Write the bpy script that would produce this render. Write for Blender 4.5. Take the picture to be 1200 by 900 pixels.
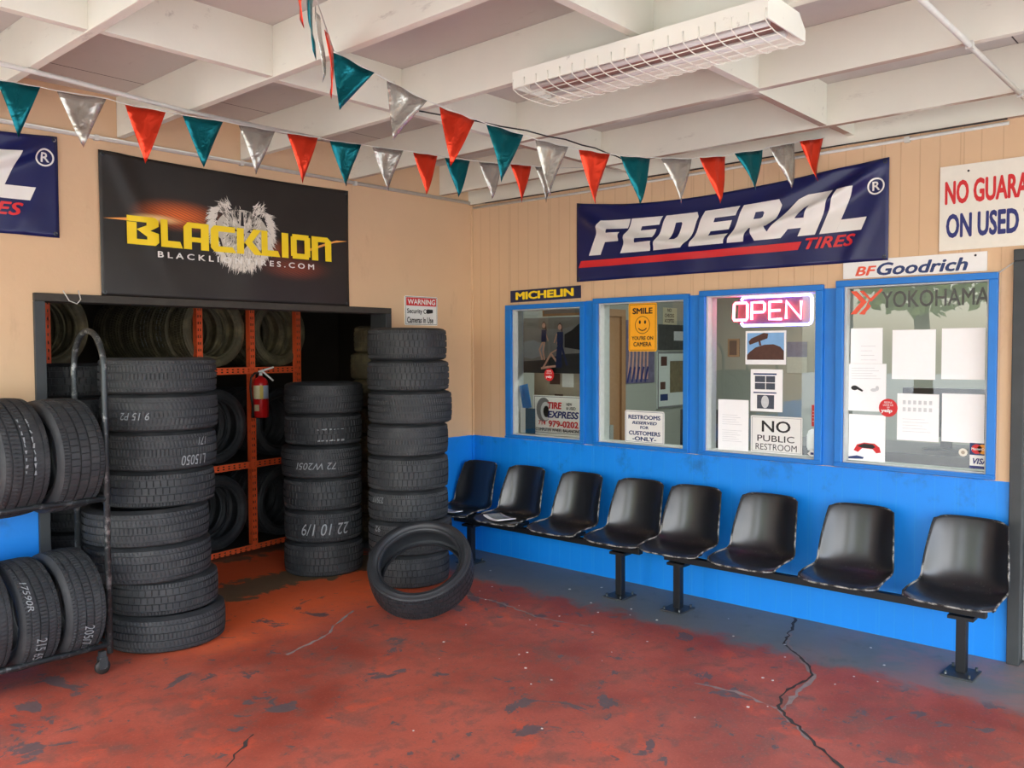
import bpy, bmesh, math, random
from mathutils import Vector, Matrix
random.seed(7)
PI = math.pi
C = bpy.context.scene.collection
for o in list(bpy.data.objects):
    bpy.data.objects.remove(o, do_unlink=True)
sc = bpy.context.scene

# ------------------------------------------------------------------ camera
YAW, PITCH, ROLL = math.radians(41.98941), math.radians(2.23566), math.radians(-0.20886)
fwd = Vector((math.cos(YAW)*math.cos(PITCH), math.sin(YAW)*math.cos(PITCH), -math.sin(PITCH)))
rgt = Vector((math.sin(YAW), -math.cos(YAW), 0))
upv = rgt.cross(fwd)
r2 = math.cos(ROLL)*rgt + math.sin(ROLL)*upv
u2 = -math.sin(ROLL)*rgt + math.cos(ROLL)*upv
cd = bpy.data.cameras.new('camera')
cd.sensor_fit = 'HORIZONTAL'; cd.sensor_width = 36; cd.lens = 36*1007.54/1200
cd.clip_start = 0.05; cd.clip_end = 300
cam = bpy.data.objects.new('camera', cd); C.objects.link(cam)
M = Matrix((r2, u2, -fwd)).transposed().to_4x4()
M.translation = Vector((-5.059, -4.98876, 1.65))
cam.matrix_world = M
sc.camera = cam
# ------------------------------------------------------------------ light and exposure
sc.view_settings.view_transform = 'Standard'; sc.view_settings.look = 'None'
sc.view_settings.gamma = 1.0; sc.view_settings.use_curve_mapping = False
sc.view_settings.exposure = 1.2
w = bpy.data.worlds.new('world'); sc.world = w; w.use_nodes = True
wn = w.node_tree.nodes; wl = w.node_tree.links
sky = wn.new('ShaderNodeTexSky'); sky.sky_type = 'NISHITA'; sky.sun_disc = False
sky.sun_elevation = math.radians(48); sky.sun_rotation = math.radians(250)
sky.air_density = 1.0; sky.dust_density = 2.5; sky.ozone_density = 1.0
hs = wn.new('ShaderNodeHueSaturation'); hs.inputs['Saturation'].default_value = 0.85
wl.new(sky.outputs[0], hs.inputs['Color'])
wl.new(hs.outputs[0], wn['Background'].inputs['Color'])
wn['Background'].inputs['Strength'].default_value = 0.42
sd = bpy.data.lights.new('sun', 'SUN'); sd.energy = 4.5; sd.angle = math.radians(0.6); sd.color = (1.0, 0.98, 0.95)
sun = bpy.data.objects.new('sun', sd); C.objects.link(sun)
sun.rotation_euler = Vector((-0.40, -0.30, -1.0)).to_track_quat('-Z', 'Y').to_euler()   # from behind the building, high
sun.location = (12, 9, 30)

# ------------------------------------------------------------------ helpers
def lin(r, g, b):
    return tuple((c/255/12.92 if c/255 <= 0.04045 else ((c/255+0.055)/1.055)**2.4) for c in (r, g, b))
class NT:
    """small node-tree writer"""
    def __init__(s, name):
        s.m = bpy.data.materials.new(name); s.m.use_nodes = True
        s.n = s.m.node_tree.nodes; s.l = s.m.node_tree.links; s.b = s.n['Principled BSDF']; s.out = s.n['Material Output']
        s._co = None
    def link(s, a, b): s.l.new(a, b)
    def setin(s, sock, v):
        if hasattr(v, 'is_output') or isinstance(v, bpy.types.NodeSocket): s.l.new(v, sock)
        elif isinstance(v, tuple) and len(v) == 3 and sock.type == 'RGBA': sock.default_value = (*v, 1)
        else: sock.default_value = v
    def co(s):
        if s._co is None: s._co = s.n.new('ShaderNodeTexCoord').outputs['Object']
        return s._co
    def xyz(s):
        nd = s.n.new('ShaderNodeSeparateXYZ'); s.l.new(s.co(), nd.inputs[0]); return nd.outputs
    def math(s, op, a, b=None, c=None, clamp=False):
        nd = s.n.new('ShaderNodeMath'); nd.operation = op; nd.use_clamp = clamp
        for i, v in enumerate((a, b, c)):
            if v is not None: s.setin(nd.inputs[i], v)
        return nd.outputs[0]
    def noise(s, scale, detail=4, rough=0.55, vec=None, stretch=None, dist=0.0):
        nd = s.n.new('ShaderNodeTexNoise'); nd.inputs['Scale'].default_value = scale
        nd.inputs['Detail'].default_value = detail; nd.inputs['Roughness'].default_value = rough; nd.inputs['Distortion'].default_value = dist
        v = vec or s.co()
        if stretch:
            mp = s.n.new('ShaderNodeMapping'); mp.inputs['Scale'].default_value = stretch; s.l.new(v, mp.inputs['Vector']); v = mp.outputs[0]
        s.l.new(v, nd.inputs['Vector']); return nd.outputs['Fac']
    def ramp(s, fac, lo, hi):
        nd = s.n.new('ShaderNodeMapRange'); nd.clamp = True; nd.interpolation_type = 'SMOOTHSTEP'
        s.setin(nd.inputs['Value'], fac); nd.inputs['From Min'].default_value = lo; nd.inputs['From Max'].default_value = hi
        return nd.outputs['Result']
    def mix(s, fac, a, b, blend='MIX'):
        nd = s.n.new('ShaderNodeMix'); nd.data_type = 'RGBA'; nd.blend_type = blend
        s.setin(nd.inputs['Factor'], fac); s.setin(nd.inputs['A'], a) if False else None
        ia, ib = nd.inputs[6], nd.inputs[7]
        s.setin(ia, a); s.setin(ib, b); return nd.outputs[2]
    def bump(s, h, strength=0.3, dist=0.01):
        nd = s.n.new('ShaderNodeBump'); nd.inputs['Strength'].default_value = strength; nd.inputs['Distance'].default_value = dist
        s.setin(nd.inputs['Height'], h); s.l.new(nd.outputs[0], s.b.inputs['Normal'])
    def base(s, c): s.setin(s.b.inputs['Base Color'], c)
    def rough(s, r): s.setin(s.b.inputs['Roughness'], r)
def plain(name, col, rough=0.5, metal=0.0, var=0.12, scale=30, spec=0.5):
    t = NT(name); n = t.noise(scale, 3)
    dark = tuple(c*(1-var) for c in col); lite = tuple(min(1, c*(1+var)) for c in col)
    t.base(t.mix(n, dark, lite)); t.rough(rough); t.b.inputs['Metallic'].default_value = metal
    t.b.inputs['Specular IOR Level'].default_value = spec
    return t.m
def emis(name, col, strength):
    t = NT(name); t.base((0, 0, 0)); t.b.inputs['Emission Color'].default_value = (*col, 1); t.b.inputs['Emission Strength'].default_value = strength
    return t.m

class MB:
    """collects shapes and links them as ONE mesh object"""
    def __init__(s): s.v = []; s.f = []; s.mi = []; s.sm = []
    def add(s, vs, fs, mi=0, smooth=False):
        k = len(s.v); s.v += [tuple(v) for v in vs]
        for f in fs: s.f.append(tuple(i+k for i in f)); s.mi.append(mi); s.sm.append(smooth)
        return s
    def box(s, x0, x1, y0, y1, z0, z1, mi=0):
        vs = [(x, y, z) for z in (z0, z1) for y in (y0, y1) for x in (x0, x1)]
        return s.add(vs, [(0, 2, 3, 1), (4, 5, 7, 6), (0, 1, 5, 4), (2, 6, 7, 3), (0, 4, 6, 2), (1, 3, 7, 5)], mi)
    def obox(s, mat, sx, sy, sz, mi=0):
        vs = [mat @ Vector((x*sx/2, y*sy/2, z*sz/2)) for z in (-1, 1) for y in (-1, 1) for x in (-1, 1)]
        return s.add(vs, [(0, 2, 3, 1), (4, 5, 7, 6), (0, 1, 5, 4), (2, 6, 7, 3), (0, 4, 6, 2), (1, 3, 7, 5)], mi)
    def tube(s, pts, r, n=10, mi=0, closed=False, cap=True, rs=None):
        pts = [Vector(p) for p in pts]; N = len(pts); vs = []; fs = []
        up = Vector((0, 0, 1)); prev = None
        for i, p in enumerate(pts):
            a = pts[(i-1) % N] if (closed or i > 0) else p; b = pts[(i+1) % N] if (closed or i < N-1) else p
            d = (b-a).normalized()
            if prev is None:
                e = d.cross(up)
                if e.length < 1e-4: e = d.cross(Vector((1, 0, 0)))
            else: e = prev - d*prev.dot(d)
            e.normalize(); prev = e; g = d.cross(e); rr = rs[i] if rs else r
            vs += [p + rr*(math.cos(2*PI*k/n)*e + math.sin(2*PI*k/n)*g) for k in range(n)]
        for i in range(N if closed else N-1):
            j = (i+1) % N
            for k in range(n): fs.append((i*n+k, i*n+(k+1) % n, j*n+(k+1) % n, j*n+k))
        s.add(vs, fs, mi, True)
        if cap and not closed:
            k0 = len(s.v)-len(vs)
            s.f.append(tuple(k0+k for k in reversed(range(n)))); s.mi.append(mi); s.sm.append(False)
            s.f.append(tuple(k0+(N-1)*n+k for k in range(n))); s.mi.append(mi); s.sm.append(False)
        return s
    def lathe(s, prof, n=32, mat=None, mi=0, closed=False):
        mat = mat or Matrix(); vs = []; fs = []; P = len(prof)
        for i in range(n):
            a = 2*PI*i/n
            vs += [mat @ Vector((r*math.cos(a), r*math.sin(a), z)) for r, z in prof]
        for i in range(n):
            j = (i+1) % n
            for k in range(P if closed else P-1):
                l = (k+1) % P; fs.append((i*P+k, j*P+k, j*P+l, i*P+l))
        return s.add(vs, fs, mi, True)
    def prism(s, poly, fn, t, mi=0):
        """poly: 2-D points (counter-clockwise), fn(u, v, d) -> 3-D, thickness t"""
        n = len(poly); vs = [fn(u, v, 0) for u, v in poly]+[fn(u, v, t) for u, v in poly]
        fs = [tuple(range(n)), tuple(reversed(range(n, 2*n)))]+[(i, i+n, (i+1) % n+n, (i+1) % n) for i in range(n)]
        return s.add(vs, fs, mi)
    def build(s, name, mats, parent=None, label=None, bevel=0, loc=None, recalc=True):
        me = bpy.data.meshes.new(name); me.from_pydata(s.v, [], s.f); me.update()
        if not isinstance(mats, (list, tuple)): mats = [mats]
        for m in mats: me.materials.append(m)
        me.polygons.foreach_set('material_index', s.mi); me.polygons.foreach_set('use_smooth', s.sm)
        if recalc:
            bm = bmesh.new(); bm.from_mesh(me); bmesh.ops.recalc_face_normals(bm, faces=bm.faces); bm.to_mesh(me); bm.free()
        o = bpy.data.objects.new(name, me); C.objects.link(o)
        if bevel:
            b = o.modifiers.new('bevel', 'BEVEL'); b.width = bevel; b.segments = 2; b.limit_method = 'ANGLE'
        if parent: o.parent = parent
        if loc: o.location = loc
        if label: o['label'] = label
        return o
def tag(o, label, cat, group=None):
    o['label'] = label; o['category'] = cat
    if group: o['group'] = group
    return o
def thing(name, label, cat, loc=(0, 0, 0), rotz=0, group=None):
    o = bpy.data.objects.new(name, None); C.objects.link(o); o.empty_display_size = 0.1
    o.location = loc; o.rotation_euler = (0, 0, rotz); return tag(o, label, cat, group)
def struct(o): o['kind'] = 'structure'; return o
def rows(*a): return list(a)

# ------------------------------------------------------------------ materials
PEACH = lin(220, 186, 148); BLUE = lin(4, 138, 238)
def wall_paint(panel):
    t = NT('panelled_wall_paint' if panel else 'plaster_wall_paint'); x, y, z = t.xyz()
    n1 = t.noise(2.2, 5); n2 = t.noise(14, 6, 0.65)
    pe = t.mix(n1, tuple(c*0.90 for c in PEACH), tuple(min(1, c*1.06) for c in PEACH))
    grime = t.ramp(t.noise(3.0, 8, 0.7, stretch=(1, 1, 0.35)), 0.56, 0.74)
    pe = t.mix(t.math('MULTIPLY', grime, 0.30), pe, lin(150, 112, 84))
    bl = t.mix(n1, tuple(c*0.93 for c in BLUE), tuple(c*1.05 for c in BLUE))
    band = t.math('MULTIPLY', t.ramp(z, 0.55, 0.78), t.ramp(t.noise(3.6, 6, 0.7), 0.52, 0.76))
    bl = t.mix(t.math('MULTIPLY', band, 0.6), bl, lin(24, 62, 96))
    edge = t.math('ADD', z, t.math('MULTIPLY', n2, 0.008))
    m = t.math('LESS_THAN', edge, 0.957)
    col = t.mix(m, pe, bl)
    if panel:
        fr = t.math('FRACT', t.math('MULTIPLY', y, 1/0.102))
        g = t.math('LESS_THAN', fr, 0.055)
        fr2 = t.math('FRACT', t.math('MULTIPLY', t.math('ADD', y, 0.018), 1/0.408))
        g2 = t.math('LESS_THAN', fr2, 0.018)
        gg = t.math('MAXIMUM', g, g2)
        col = t.mix(t.math('MULTIPLY', gg, 0.20), col, t.mix(m, lin(150, 105, 70), lin(60, 165, 235)))
        t.bump(t.math('ADD', t.math('MULTIPLY', gg, -1.0), t.math('MULTIPLY', n2, 0.12)), 0.5, 0.004)
    else:
        t.bump(t.math('ADD', n1, t.math('MULTIPLY', n2, 0.5)), 0.35, 0.01)
    t.base(col); t.rough(t.mix(m, (0.75,)*3, (0.48,)*3)); return t.m
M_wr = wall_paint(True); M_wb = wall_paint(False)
def wood_paint(name, col, seam=None):
    t = NT(name); n = t.noise(3, 6, 0.6); s = t.noise(9, 7, 0.75, stretch=(1, 0.25, 1))
    c = t.mix(n, tuple(k*0.92 for k in col), tuple(min(1, k*1.05) for k in col))
    c = t.mix(t.math('MULTIPLY', t.ramp(s, 0.60, 0.72), 0.38), c, lin(132, 118, 104))
    if seam:
        x, y, z = t.xyz()
        a = t.math('LESS_THAN', t.math('FRACT', t.math('MULTIPLY', t.math('ADD', y, 0.35), 1/1.22)), 0.006)
        b = t.math('LESS_THAN', t.math('FRACT', t.math('MULTIPLY', t.math('ADD', x, 0.15), 1/1.7)), 0.004)
        c = t.mix(t.math('MAXIMUM', a, b), c, (0.03, 0.025, 0.02))
    if not seam:
        ge = t.n.new('ShaderNodeNewGeometry'); sp = t.n.new('ShaderNodeSeparateXYZ'); t.l.new(ge.outputs['Normal'], sp.inputs[0]); x, y, z = t.xyz()
        bare = t.math('MULTIPLY', t.math('LESS_THAN', sp.outputs[2], -0.9), t.math('MULTIPLY', t.ramp(x, -1.5, -1.1), t.ramp(t.noise(2.5, 5, 0.6, stretch=(1, .6, 1)), 0.38, 0.50)))
        c = t.mix(t.math('MULTIPLY', bare, 0.75), c, lin(150, 108, 84))
    t.base(c); t.rough(0.7); t.bump(t.math('ADD', n, s), 0.25, 0.006); return t.m
M_raft = wood_paint('rafter_paint', lin(226, 223, 207)); M_deck = wood_paint('deck_paint', lin(198, 193, 186), True)
def floor_mat():
    t = NT('worn_floor_paint'); x, y, z = t.xyz()
    n1 = t.noise(1.1, 5, 0.6); n2 = t.noise(4.5, 8, 0.68, dist=0.4); n3 = t.noise(22, 6, 0.7); n4 = t.noise(2.3, 7, 0.62, dist=0.8)
    red = t.mix(t.ramp(n1, 0.3, 0.7), lin(146, 62, 46), lin(192, 98, 78))
    red = t.mix(t.math('MULTIPLY', t.ramp(n2, 0.48, 0.66), 0.65), red, lin(124, 86, 76))
    red = t.mix(t.math('MULTIPLY', t.ramp(n4, 0.58, 0.66), 0.55), red, lin(212, 88, 56))
    red = t.mix(t.math('MULTIPLY', t.ramp(n3, 0.58, 0.72), 0.35), red, lin(112, 66, 60))
    n5 = t.noise(75, 4, 0.8); n6 = t.noise(11, 9, 0.75, dist=0.3)
    red = t.mix(t.math('MULTIPLY', t.ramp(n6, 0.52, 0.62), 0.5), red, lin(108, 88, 82))
    red = t.mix(t.math('MULTIPLY', t.ramp(n5, 0.56, 0.70), 0.5), red, lin(100, 66, 60)); red = t.mix(t.math('MULTIPLY', t.ramp(n5, 0.46, 0.34), 0.35), red, lin(214, 120, 106))
    # the shop door area: fresher orange paint, strong light painted in, then bare concrete
    yy = t.math('ADD', y, t.math('MULTIPLY', t.math('SUBTRACT', n2, 0.5), 0.9))
    dist_door = t.math('ABSOLUTE', t.math('ADD', x, 1.75))
    orange = t.math('MULTIPLY', t.ramp(yy, -1.0, -0.15), t.math('SUBTRACT', 1.0, t.ramp(dist_door, 0.85, 1.5)))
    col = t.mix(t.math('MULTIPLY', orange, 0.9), red, t.mix(n3, lin(244, 98, 48), lin(255, 122, 66)))
    conc = t.mix(n3, lin(110, 92, 70), lin(140, 118, 90))
    b1 = t.math('SUBTRACT', 1.0, t.ramp(t.math('ABSOLUTE', t.math('SUBTRACT', yy, 0.36)), 0.17, 0.21))
    b2 = t.ramp(yy, 1.10, 1.16)
    col = t.mix(t.math('MAXIMUM', b1, b2), col, conc)
    # chipped grey patches
    chip = t.ramp(t.noise(2.6, 10, 0.66, dist=0.6), 0.600, 0.62)
    chip2 = t.ramp(t.noise(9.0, 9, 0.66, dist=0.5), 0.625, 0.645)
    ch = t.math('MULTIPLY', t.math('MAXIMUM', chip, chip2), t.math('SUBTRACT', 1.0, t.ramp(y, -0.4, 0.2)))
    grey = t.mix(n3, lin(70, 70, 74), lin(104, 100, 102))
    col = t.mix(t.math('MULTIPLY', ch, 0.88), col, grey)
    # bare grey strip along the window wall
    e = t.math('ADD', x, t.math('MULTIPLY', t.math('SUBTRACT', n2, 0.5), 0.55))
    strip = t.ramp(e, -0.74, -0.56)
    gs = t.mix(n1, lin(96, 104, 106), lin(136, 136, 132))
    gs = t.mix(t.math('MULTIPLY', t.ramp(n2, 0.55, 0.75), 0.4), gs, lin(76, 80, 82))
    pink = t.math('MULTIPLY', t.ramp(y, -3.0, -3.5), t.ramp(n4, 0.45, 0.6))
    gs = t.mix(t.math('MULTIPLY', t.math('MULTIPLY', t.math('SUBTRACT', 1.0, t.ramp(y, -3.5, -2.9)), t.ramp(n4, 0.42, 0.6)), 0.7), gs, lin(158, 120, 116))
    col = t.mix(strip, col, gs)
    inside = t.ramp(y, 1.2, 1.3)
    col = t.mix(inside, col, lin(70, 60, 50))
    t.base(col); t.rough(t.mix(n2, (0.42,)*3, (0.68,)*3)); t.bump(t.math('ADD', n2, t.math('MULTIPLY', ch, -0.4)), 0.25, 0.006); return t.m
M_floor = floor_mat()
M_crack = plain('crack_grime', lin(60, 54, 52), 0.9, var=0.4)
M_crackl = plain('crack_chalk', lin(150, 134, 130), 0.9, var=0.3)
M_blue = plain('blue_window_paint', lin(14, 118, 205), 0.45, var=0.10, scale=9)
M_reveal = plain('grey_white_reveal', lin(196, 200, 196), 0.6)
M_dark = plain('dark_grey_metal', lin(62, 66, 68), 0.55, 0.3, 0.25, 12)
M_header = plain('header_timber', lin(58, 54, 48), 0.7, var=0.3)
M_steel = None
def worn_metal(name, col, wear, lo=0.52, hi=0.66, rough=0.45, metal=0.6, sc_=18):
    t = NT(name); n = t.noise(sc_, 7, 0.7)
    t.base(t.mix(t.ramp(n, lo, hi), col, wear)); t.rough(rough); t.b.inputs['Metallic'].default_value = metal
    t.bump(n, 0.3, 0.002); return t.m
M_cart = worn_metal('scuffed_steel_tube', lin(66, 72, 74), lin(150, 156, 156))
M_bench = plain('black_steel', lin(34, 36, 40), 0.45, 0.4)
M_orange = worn_metal('orange_rack_paint', lin(250, 104, 56), lin(206, 86, 54), 0.55, 0.7, 0.5, 0.0, 14)
M_deckrack = plain('rack_deck', lin(40, 34, 30), 0.8)
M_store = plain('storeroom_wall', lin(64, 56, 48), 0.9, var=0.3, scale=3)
def rubber(name, col, dust, rough=0.62, amount=0.5):
    t = NT(name); n = t.noise(7, 6, 0.65); n2 = t.noise(60, 3)
    c = t.mix(n2, tuple(k*0.8 for k in col), tuple(k*1.2 for k in col))
    t.base(t.mix(t.math('MULTIPLY', t.ramp(n, 0.42, 0.75), amount), c, dust)); t.rough(rough)
    t.bump(n2, 0.15, 0.002); return t.m
M_rub = rubber('dusty_rubber', lin(44, 47, 50), lin(80, 82, 82))
M_rub2 = rubber('brown_dust_lit_rubber', lin(86, 80, 60), lin(152, 136, 98), 0.7, 0.6)  # brown dust, lightened so the colour also carries light falling in the store
M_rub3 = rubber('clean_black_rubber', lin(38, 41, 45), lin(60, 63, 66), 0.45, 0.4)
M_chalk = plain('white_tire_chalk', lin(146, 152, 154), 0.9)
M_white = plain('white_sign', lin(236, 236, 232), 0.5, var=0.03)
M_paper = plain('white_paper', lin(250, 250, 250), 0.8, var=0.02)
M_cream = plain('aged_white_sign', lin(232, 228, 214), 0.5, var=0.05)
M_black = plain('black_print', lin(22, 22, 24), 0.5)
M_red = plain('red_print', lin(208, 32, 36), 0.5)
M_redorange = plain('orange_red_print', lin(230, 88, 60), 0.5)
M_navy = plain('navy_print', lin(34, 42, 112), 0.5)
M_navy2 = plain('dark_blue_print', lin(28, 52, 104), 0.5)
M_yel = plain('yellow_print', lin(252, 218, 30), 0.5, var=0.04)
M_amber = plain('amber_sign', lin(252, 176, 28), 0.5, var=0.03)
M_greyp = plain('grey_print', lin(126, 126, 128), 0.6)
M_lgrey = plain('light_grey_print', lin(206, 208, 210), 0.6)
M_tanp = plain('tan_board', lin(176, 164, 146), 0.8)
M_skin = plain('printed_skin', lin(208, 160, 140), 0.6)
M_brownp = plain('brown_print', lin(84, 54, 44), 0.7, var=0.3)
M_skyp = plain('pale_blue_print', lin(130, 178, 224), 0.6)
M_office = plain('office_wall_paint', lin(164, 168, 158), 0.8, var=0.04, scale=2)
M_wood = plain('office_wood', lin(168, 128, 92), 0.6)
M_counter = plain('dark_counter', lin(34, 32, 32), 0.4)
M_conduit = plain('painted_conduit', lin(206, 204, 196), 0.5, var=0.12)
M_cable = plain('black_cable', lin(30, 28, 28), 0.6)
M_lampw = worn_metal('lamp_enamel', lin(238, 236, 222), lin(186, 176, 160), 0.62, 0.72, 0.4, 0.0, 12)
M_lampi = plain('lamp_inner_tray', lin(170, 126, 112), 0.5)  # reddish tint is the floor's reflection put into the tray colour
M_tubeoff = plain('unlit_fluorescent_tube', lin(226, 222, 216), 0.3)
def seat_mat():
    t = NT('black_seat_plastic'); n = t.noise(9, 6, 0.65); n2 = t.noise(42, 4, 0.7); x, y, z = t.xyz()
    c = t.mix(n, lin(14, 16, 21), lin(26, 29, 35))
    low = t.math('SUBTRACT', 1.0, t.ramp(z, 0.40, 0.47))
    c = t.mix(t.math('MULTIPLY', t.math('MULTIPLY', low, t.ramp(n2, 0.58, 0.68)), 0.55), c, lin(118, 116, 112))
    t.base(c); t.rough(t.mix(n, (0.24,)*3, (0.44,)*3)); t.b.inputs['Coat Weight'].default_value = 0.6; t.b.inputs['Coat Roughness'].default_value = 0.22; t.bump(n2, 0.05, 0.002); return t.m
M_seat = seat_mat()
def edge_mat():
    t = NT('worn_seat_edge'); n = t.noise(16, 7, 0.7); x, y, z = t.xyz()
    lo = t.math('ADD', .44, t.math('MULTIPLY', t.ramp(z, .42, .60), .10))
    t.base(t.mix(t.ramp(t.math('SUBTRACT', n, lo), 0, .12), lin(24, 24, 26), lin(158, 156, 150))); t.rough(.6); return t.m
M_seatedge = edge_mat()
def foil(name, col, rough, trans=0.0):
    t = NT(name); n = t.noise(9, 3, 0.6, dist=0.8)
    t.base(t.mix(n, tuple(k*0.75 for k in col), tuple(min(1, k*1.15) for k in col))); t.rough(rough); t.b.inputs['Metallic'].default_value = 0.75
    t.bump(n, 0.5, 0.02)
    if trans: t.b.inputs['Alpha'].default_value = 1-trans
    return t.m
M_fr = foil('red_foil', lin(232, 66, 40), 0.30); M_ft = foil('teal_foil', lin(6, 104, 114), 0.28); M_fs = foil('silver_foil', lin(196, 192, 184), 0.24, 0.22)
def glass_mat():
    t = NT('window_glass'); n = t.n; tr = n.new('ShaderNodeBsdfTransparent'); gl = n.new('ShaderNodeBsdfGlossy'); gl.inputs['Roughness'].default_value = 0.0
    tr.inputs['Color'].default_value = (0.95, 0.975, 0.96, 1)
    fr = n.new('ShaderNodeFresnel'); fr.inputs['IOR'].default_value = 1.9; mx = n.new('ShaderNodeMixShader')
    t.l.new(fr.outputs[0], mx.inputs[0]); t.l.new(tr.outputs[0], mx.inputs[1]); t.l.new(gl.outputs[0], mx.inputs[2]); t.l.new(mx.outputs[0], t.out.inputs['Surface'])
    return t.m
M_glass = glass_mat()
M_neonr = emis('red_neon', (1.0, 0.10, 0.16), 9.0); M_neonb = emis('blue_neon', (0.22, 0.22, 1.0), 9.0)
M_back = plain('clear_sign_backing', lin(70, 40, 60), 0.3)
M_fluo = emis('office_light_panel', (0.93, 1.0, 0.95), 6.0)
M_asph = plain('asphalt', lin(184, 186, 182), 0.9, var=0.2, scale=4)
M_bark = plain('bark', lin(104, 84, 62), 0.9, var=0.4, scale=8)
M_leaf = plain('tree_leaves', lin(160, 178, 84), 0.7, var=0.5, scale=4)
M_extred = plain('extinguisher_red', lin(214, 28, 30), 0.3)
M_hose = plain('black_hose', lin(36, 34, 32), 0.5)

# ------------------------------------------------------------------ the setting
# floor of the bay, the store room and the office (one slab), cracks as its parts
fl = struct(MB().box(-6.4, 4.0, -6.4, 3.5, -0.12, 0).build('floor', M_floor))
def ribbon(name, pts, wd, mat, z=0.0016, jit=0.5, seed=1):
    rnd = random.Random(seed); P = []
    for (a, b) in zip(pts[:-1], pts[1:]):
        n = max(2, int((Vector(b)-Vector(a)).length/0.035))
        for i in range(n):
            t = i/n; P.append(Vector(a).lerp(Vector(b), t)+Vector((rnd.uniform(-1, 1), rnd.uniform(-1, 1)))*0.009)
    P.append(Vector(pts[-1])); vs = []; fs = []
    for i, p in enumerate(P):
        d = (P[min(i+1, len(P)-1)]-P[max(i-1, 0)]).normalized(); nrm = Vector((-d.y, d.x)); w_ = wd*(1-jit+2*jit*rnd.random())/2
        vs += [(*(p+nrm*w_), z), (*(p-nrm*w_), z)]
        if i: fs.append((2*i-2, 2*i-1, 2*i+1, 2*i))
    return MB().add(vs, fs).build(name, mat, fl)
ribbon('crack', [(-0.02, -2.79), (-0.25, -2.86), (-0.50, -2.93), (-0.72, -3.16), (-0.86, -3.25), (-1.18, -3.23), (-1.36, -3.30), (-1.55, -3.52), (-1.78, -3.80)], 0.014, M_crack, 0.0022)
ribbon('crack', [(-0.30, -2.88), (-0.50, -2.95), (-0.74, -3.17), (-0.88, -3.26), (-1.37, -3.31), (-1.57, -3.53)], 0.020, M_crackl, 0.0014, 0.8, 3)
ribbon('crack', [(-1.36, -3.29), (-1.30, -3.05), (-1.34, -2.85)], 0.016, M_crackl, 0.0014, 0.9, 5)
ribbon('crack', [(-1.0, -0.75), (-0.98, -1.2), (-1.05, -1.6), (-0.98, -1.95)], 0.012, M_crackl, 0.0014, 0.9, 6)
ribbon('crack', [(-2.45, -0.98), (-2.15, -0.90), (-1.90, -0.72), (-1.72, -0.62)], 0.014, M_crackl, 0.0014, 0.9, 7)
ribbon('crack', [(-3.9, -2.1), (-3.4, -1.95), (-3.1, -1.72)], 0.010, M_crack, 0.0014, 0.9, 8)
rnd = random.Random(11); pf = MB()
for i in range(46):
    x, y = (rnd.uniform(-1.2, -.15), rnd.uniform(-3.6, -.4)) if i < 26 else (rnd.uniform(-3.0, -.9), rnd.uniform(-3.3, -.9))
    a = rnd.uniform(0, 6.28); r = rnd.uniform(.003, .009)
    pf.prism([(r*math.cos(a+q)*rnd.uniform(.6, 1.2), r*math.sin(a+q)*rnd.uniform(.6, 1.2)) for q in (0, 1.3, 2.6, 4.0, 5.2)], lambda u, v, d, x=x, y=y: (x+u, y+v, .001+d), .0015)
po = pf.build('paint_flakes', plain('white_flakes', lin(222, 218, 212), .8)); po['kind'] = 'stuff'; tag(po, 'small white paint flakes scattered on the red floor', 'debris')
# back wall with the store opening
wb = MB()
wb.box(-6.4, -3.32, 0, 0.14, 0, 3.12); wb.box(-0.905, 0.10, 0, 0.14, 0, 3.12); wb.box(-3.32, -0.905, 0, 0.14, 1.965, 3.12)
struct(wb.build('wall_back', M_wb))
struct(MB().box(-3.345, -0.88, -0.022, 0.16, 1.925, 1.968).build('trim_4', M_header, bevel=0.003))
t1 = MB()
t1.box(-3.345, -3.29, -0.022, 0.16, 0, 1.925); t1.box(-0.935, -0.88, -0.022, 0.16, 0, 1.925)
struct(t1.build('trim_1', M_dark, bevel=0.003))
# window wall: (outer left, outer right, glass left, glass right) in world y
WIN = [(-0.385, -1.168, -0.445, -1.128), (-1.245, -2.035, -1.285, -1.995), (-2.112, -2.940, -2.155, -2.895), (-3.015, -3.865, -3.060, -3.822)]
ZB, ZT, ZG0, ZG1 = 0.957, 2.012, 0.985, 1.978
ZH = [1.970, 1.986, 1.999, 2.014]
wr = MB(); X0, X1 = 0.0, 0.12
wr.box(X0, X1, -3.935, 0, 0, ZG0); wr.box(X0, X1, -3.935, 0, 2.014, 3.12)
ys = [0.0]
for a, b, c, d in WIN: ys += [c, d]
ys.append(-3.935)
for i in range(0, len(ys), 2): wr.box(X0, X1, ys[i+1], ys[i], ZG0, 2.014)
for i in range(3): wr.box(X0, X1, WIN[i][3], WIN[i][2], ZH[i], 2.014)
wr.box(X0, X1, -6.5, -3.935, 2.16, 3.12); wr.box(X0, X1, -6.5, -5.0, 0, 2.16)
struct(wr.build('wall_right', M_wr))
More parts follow.
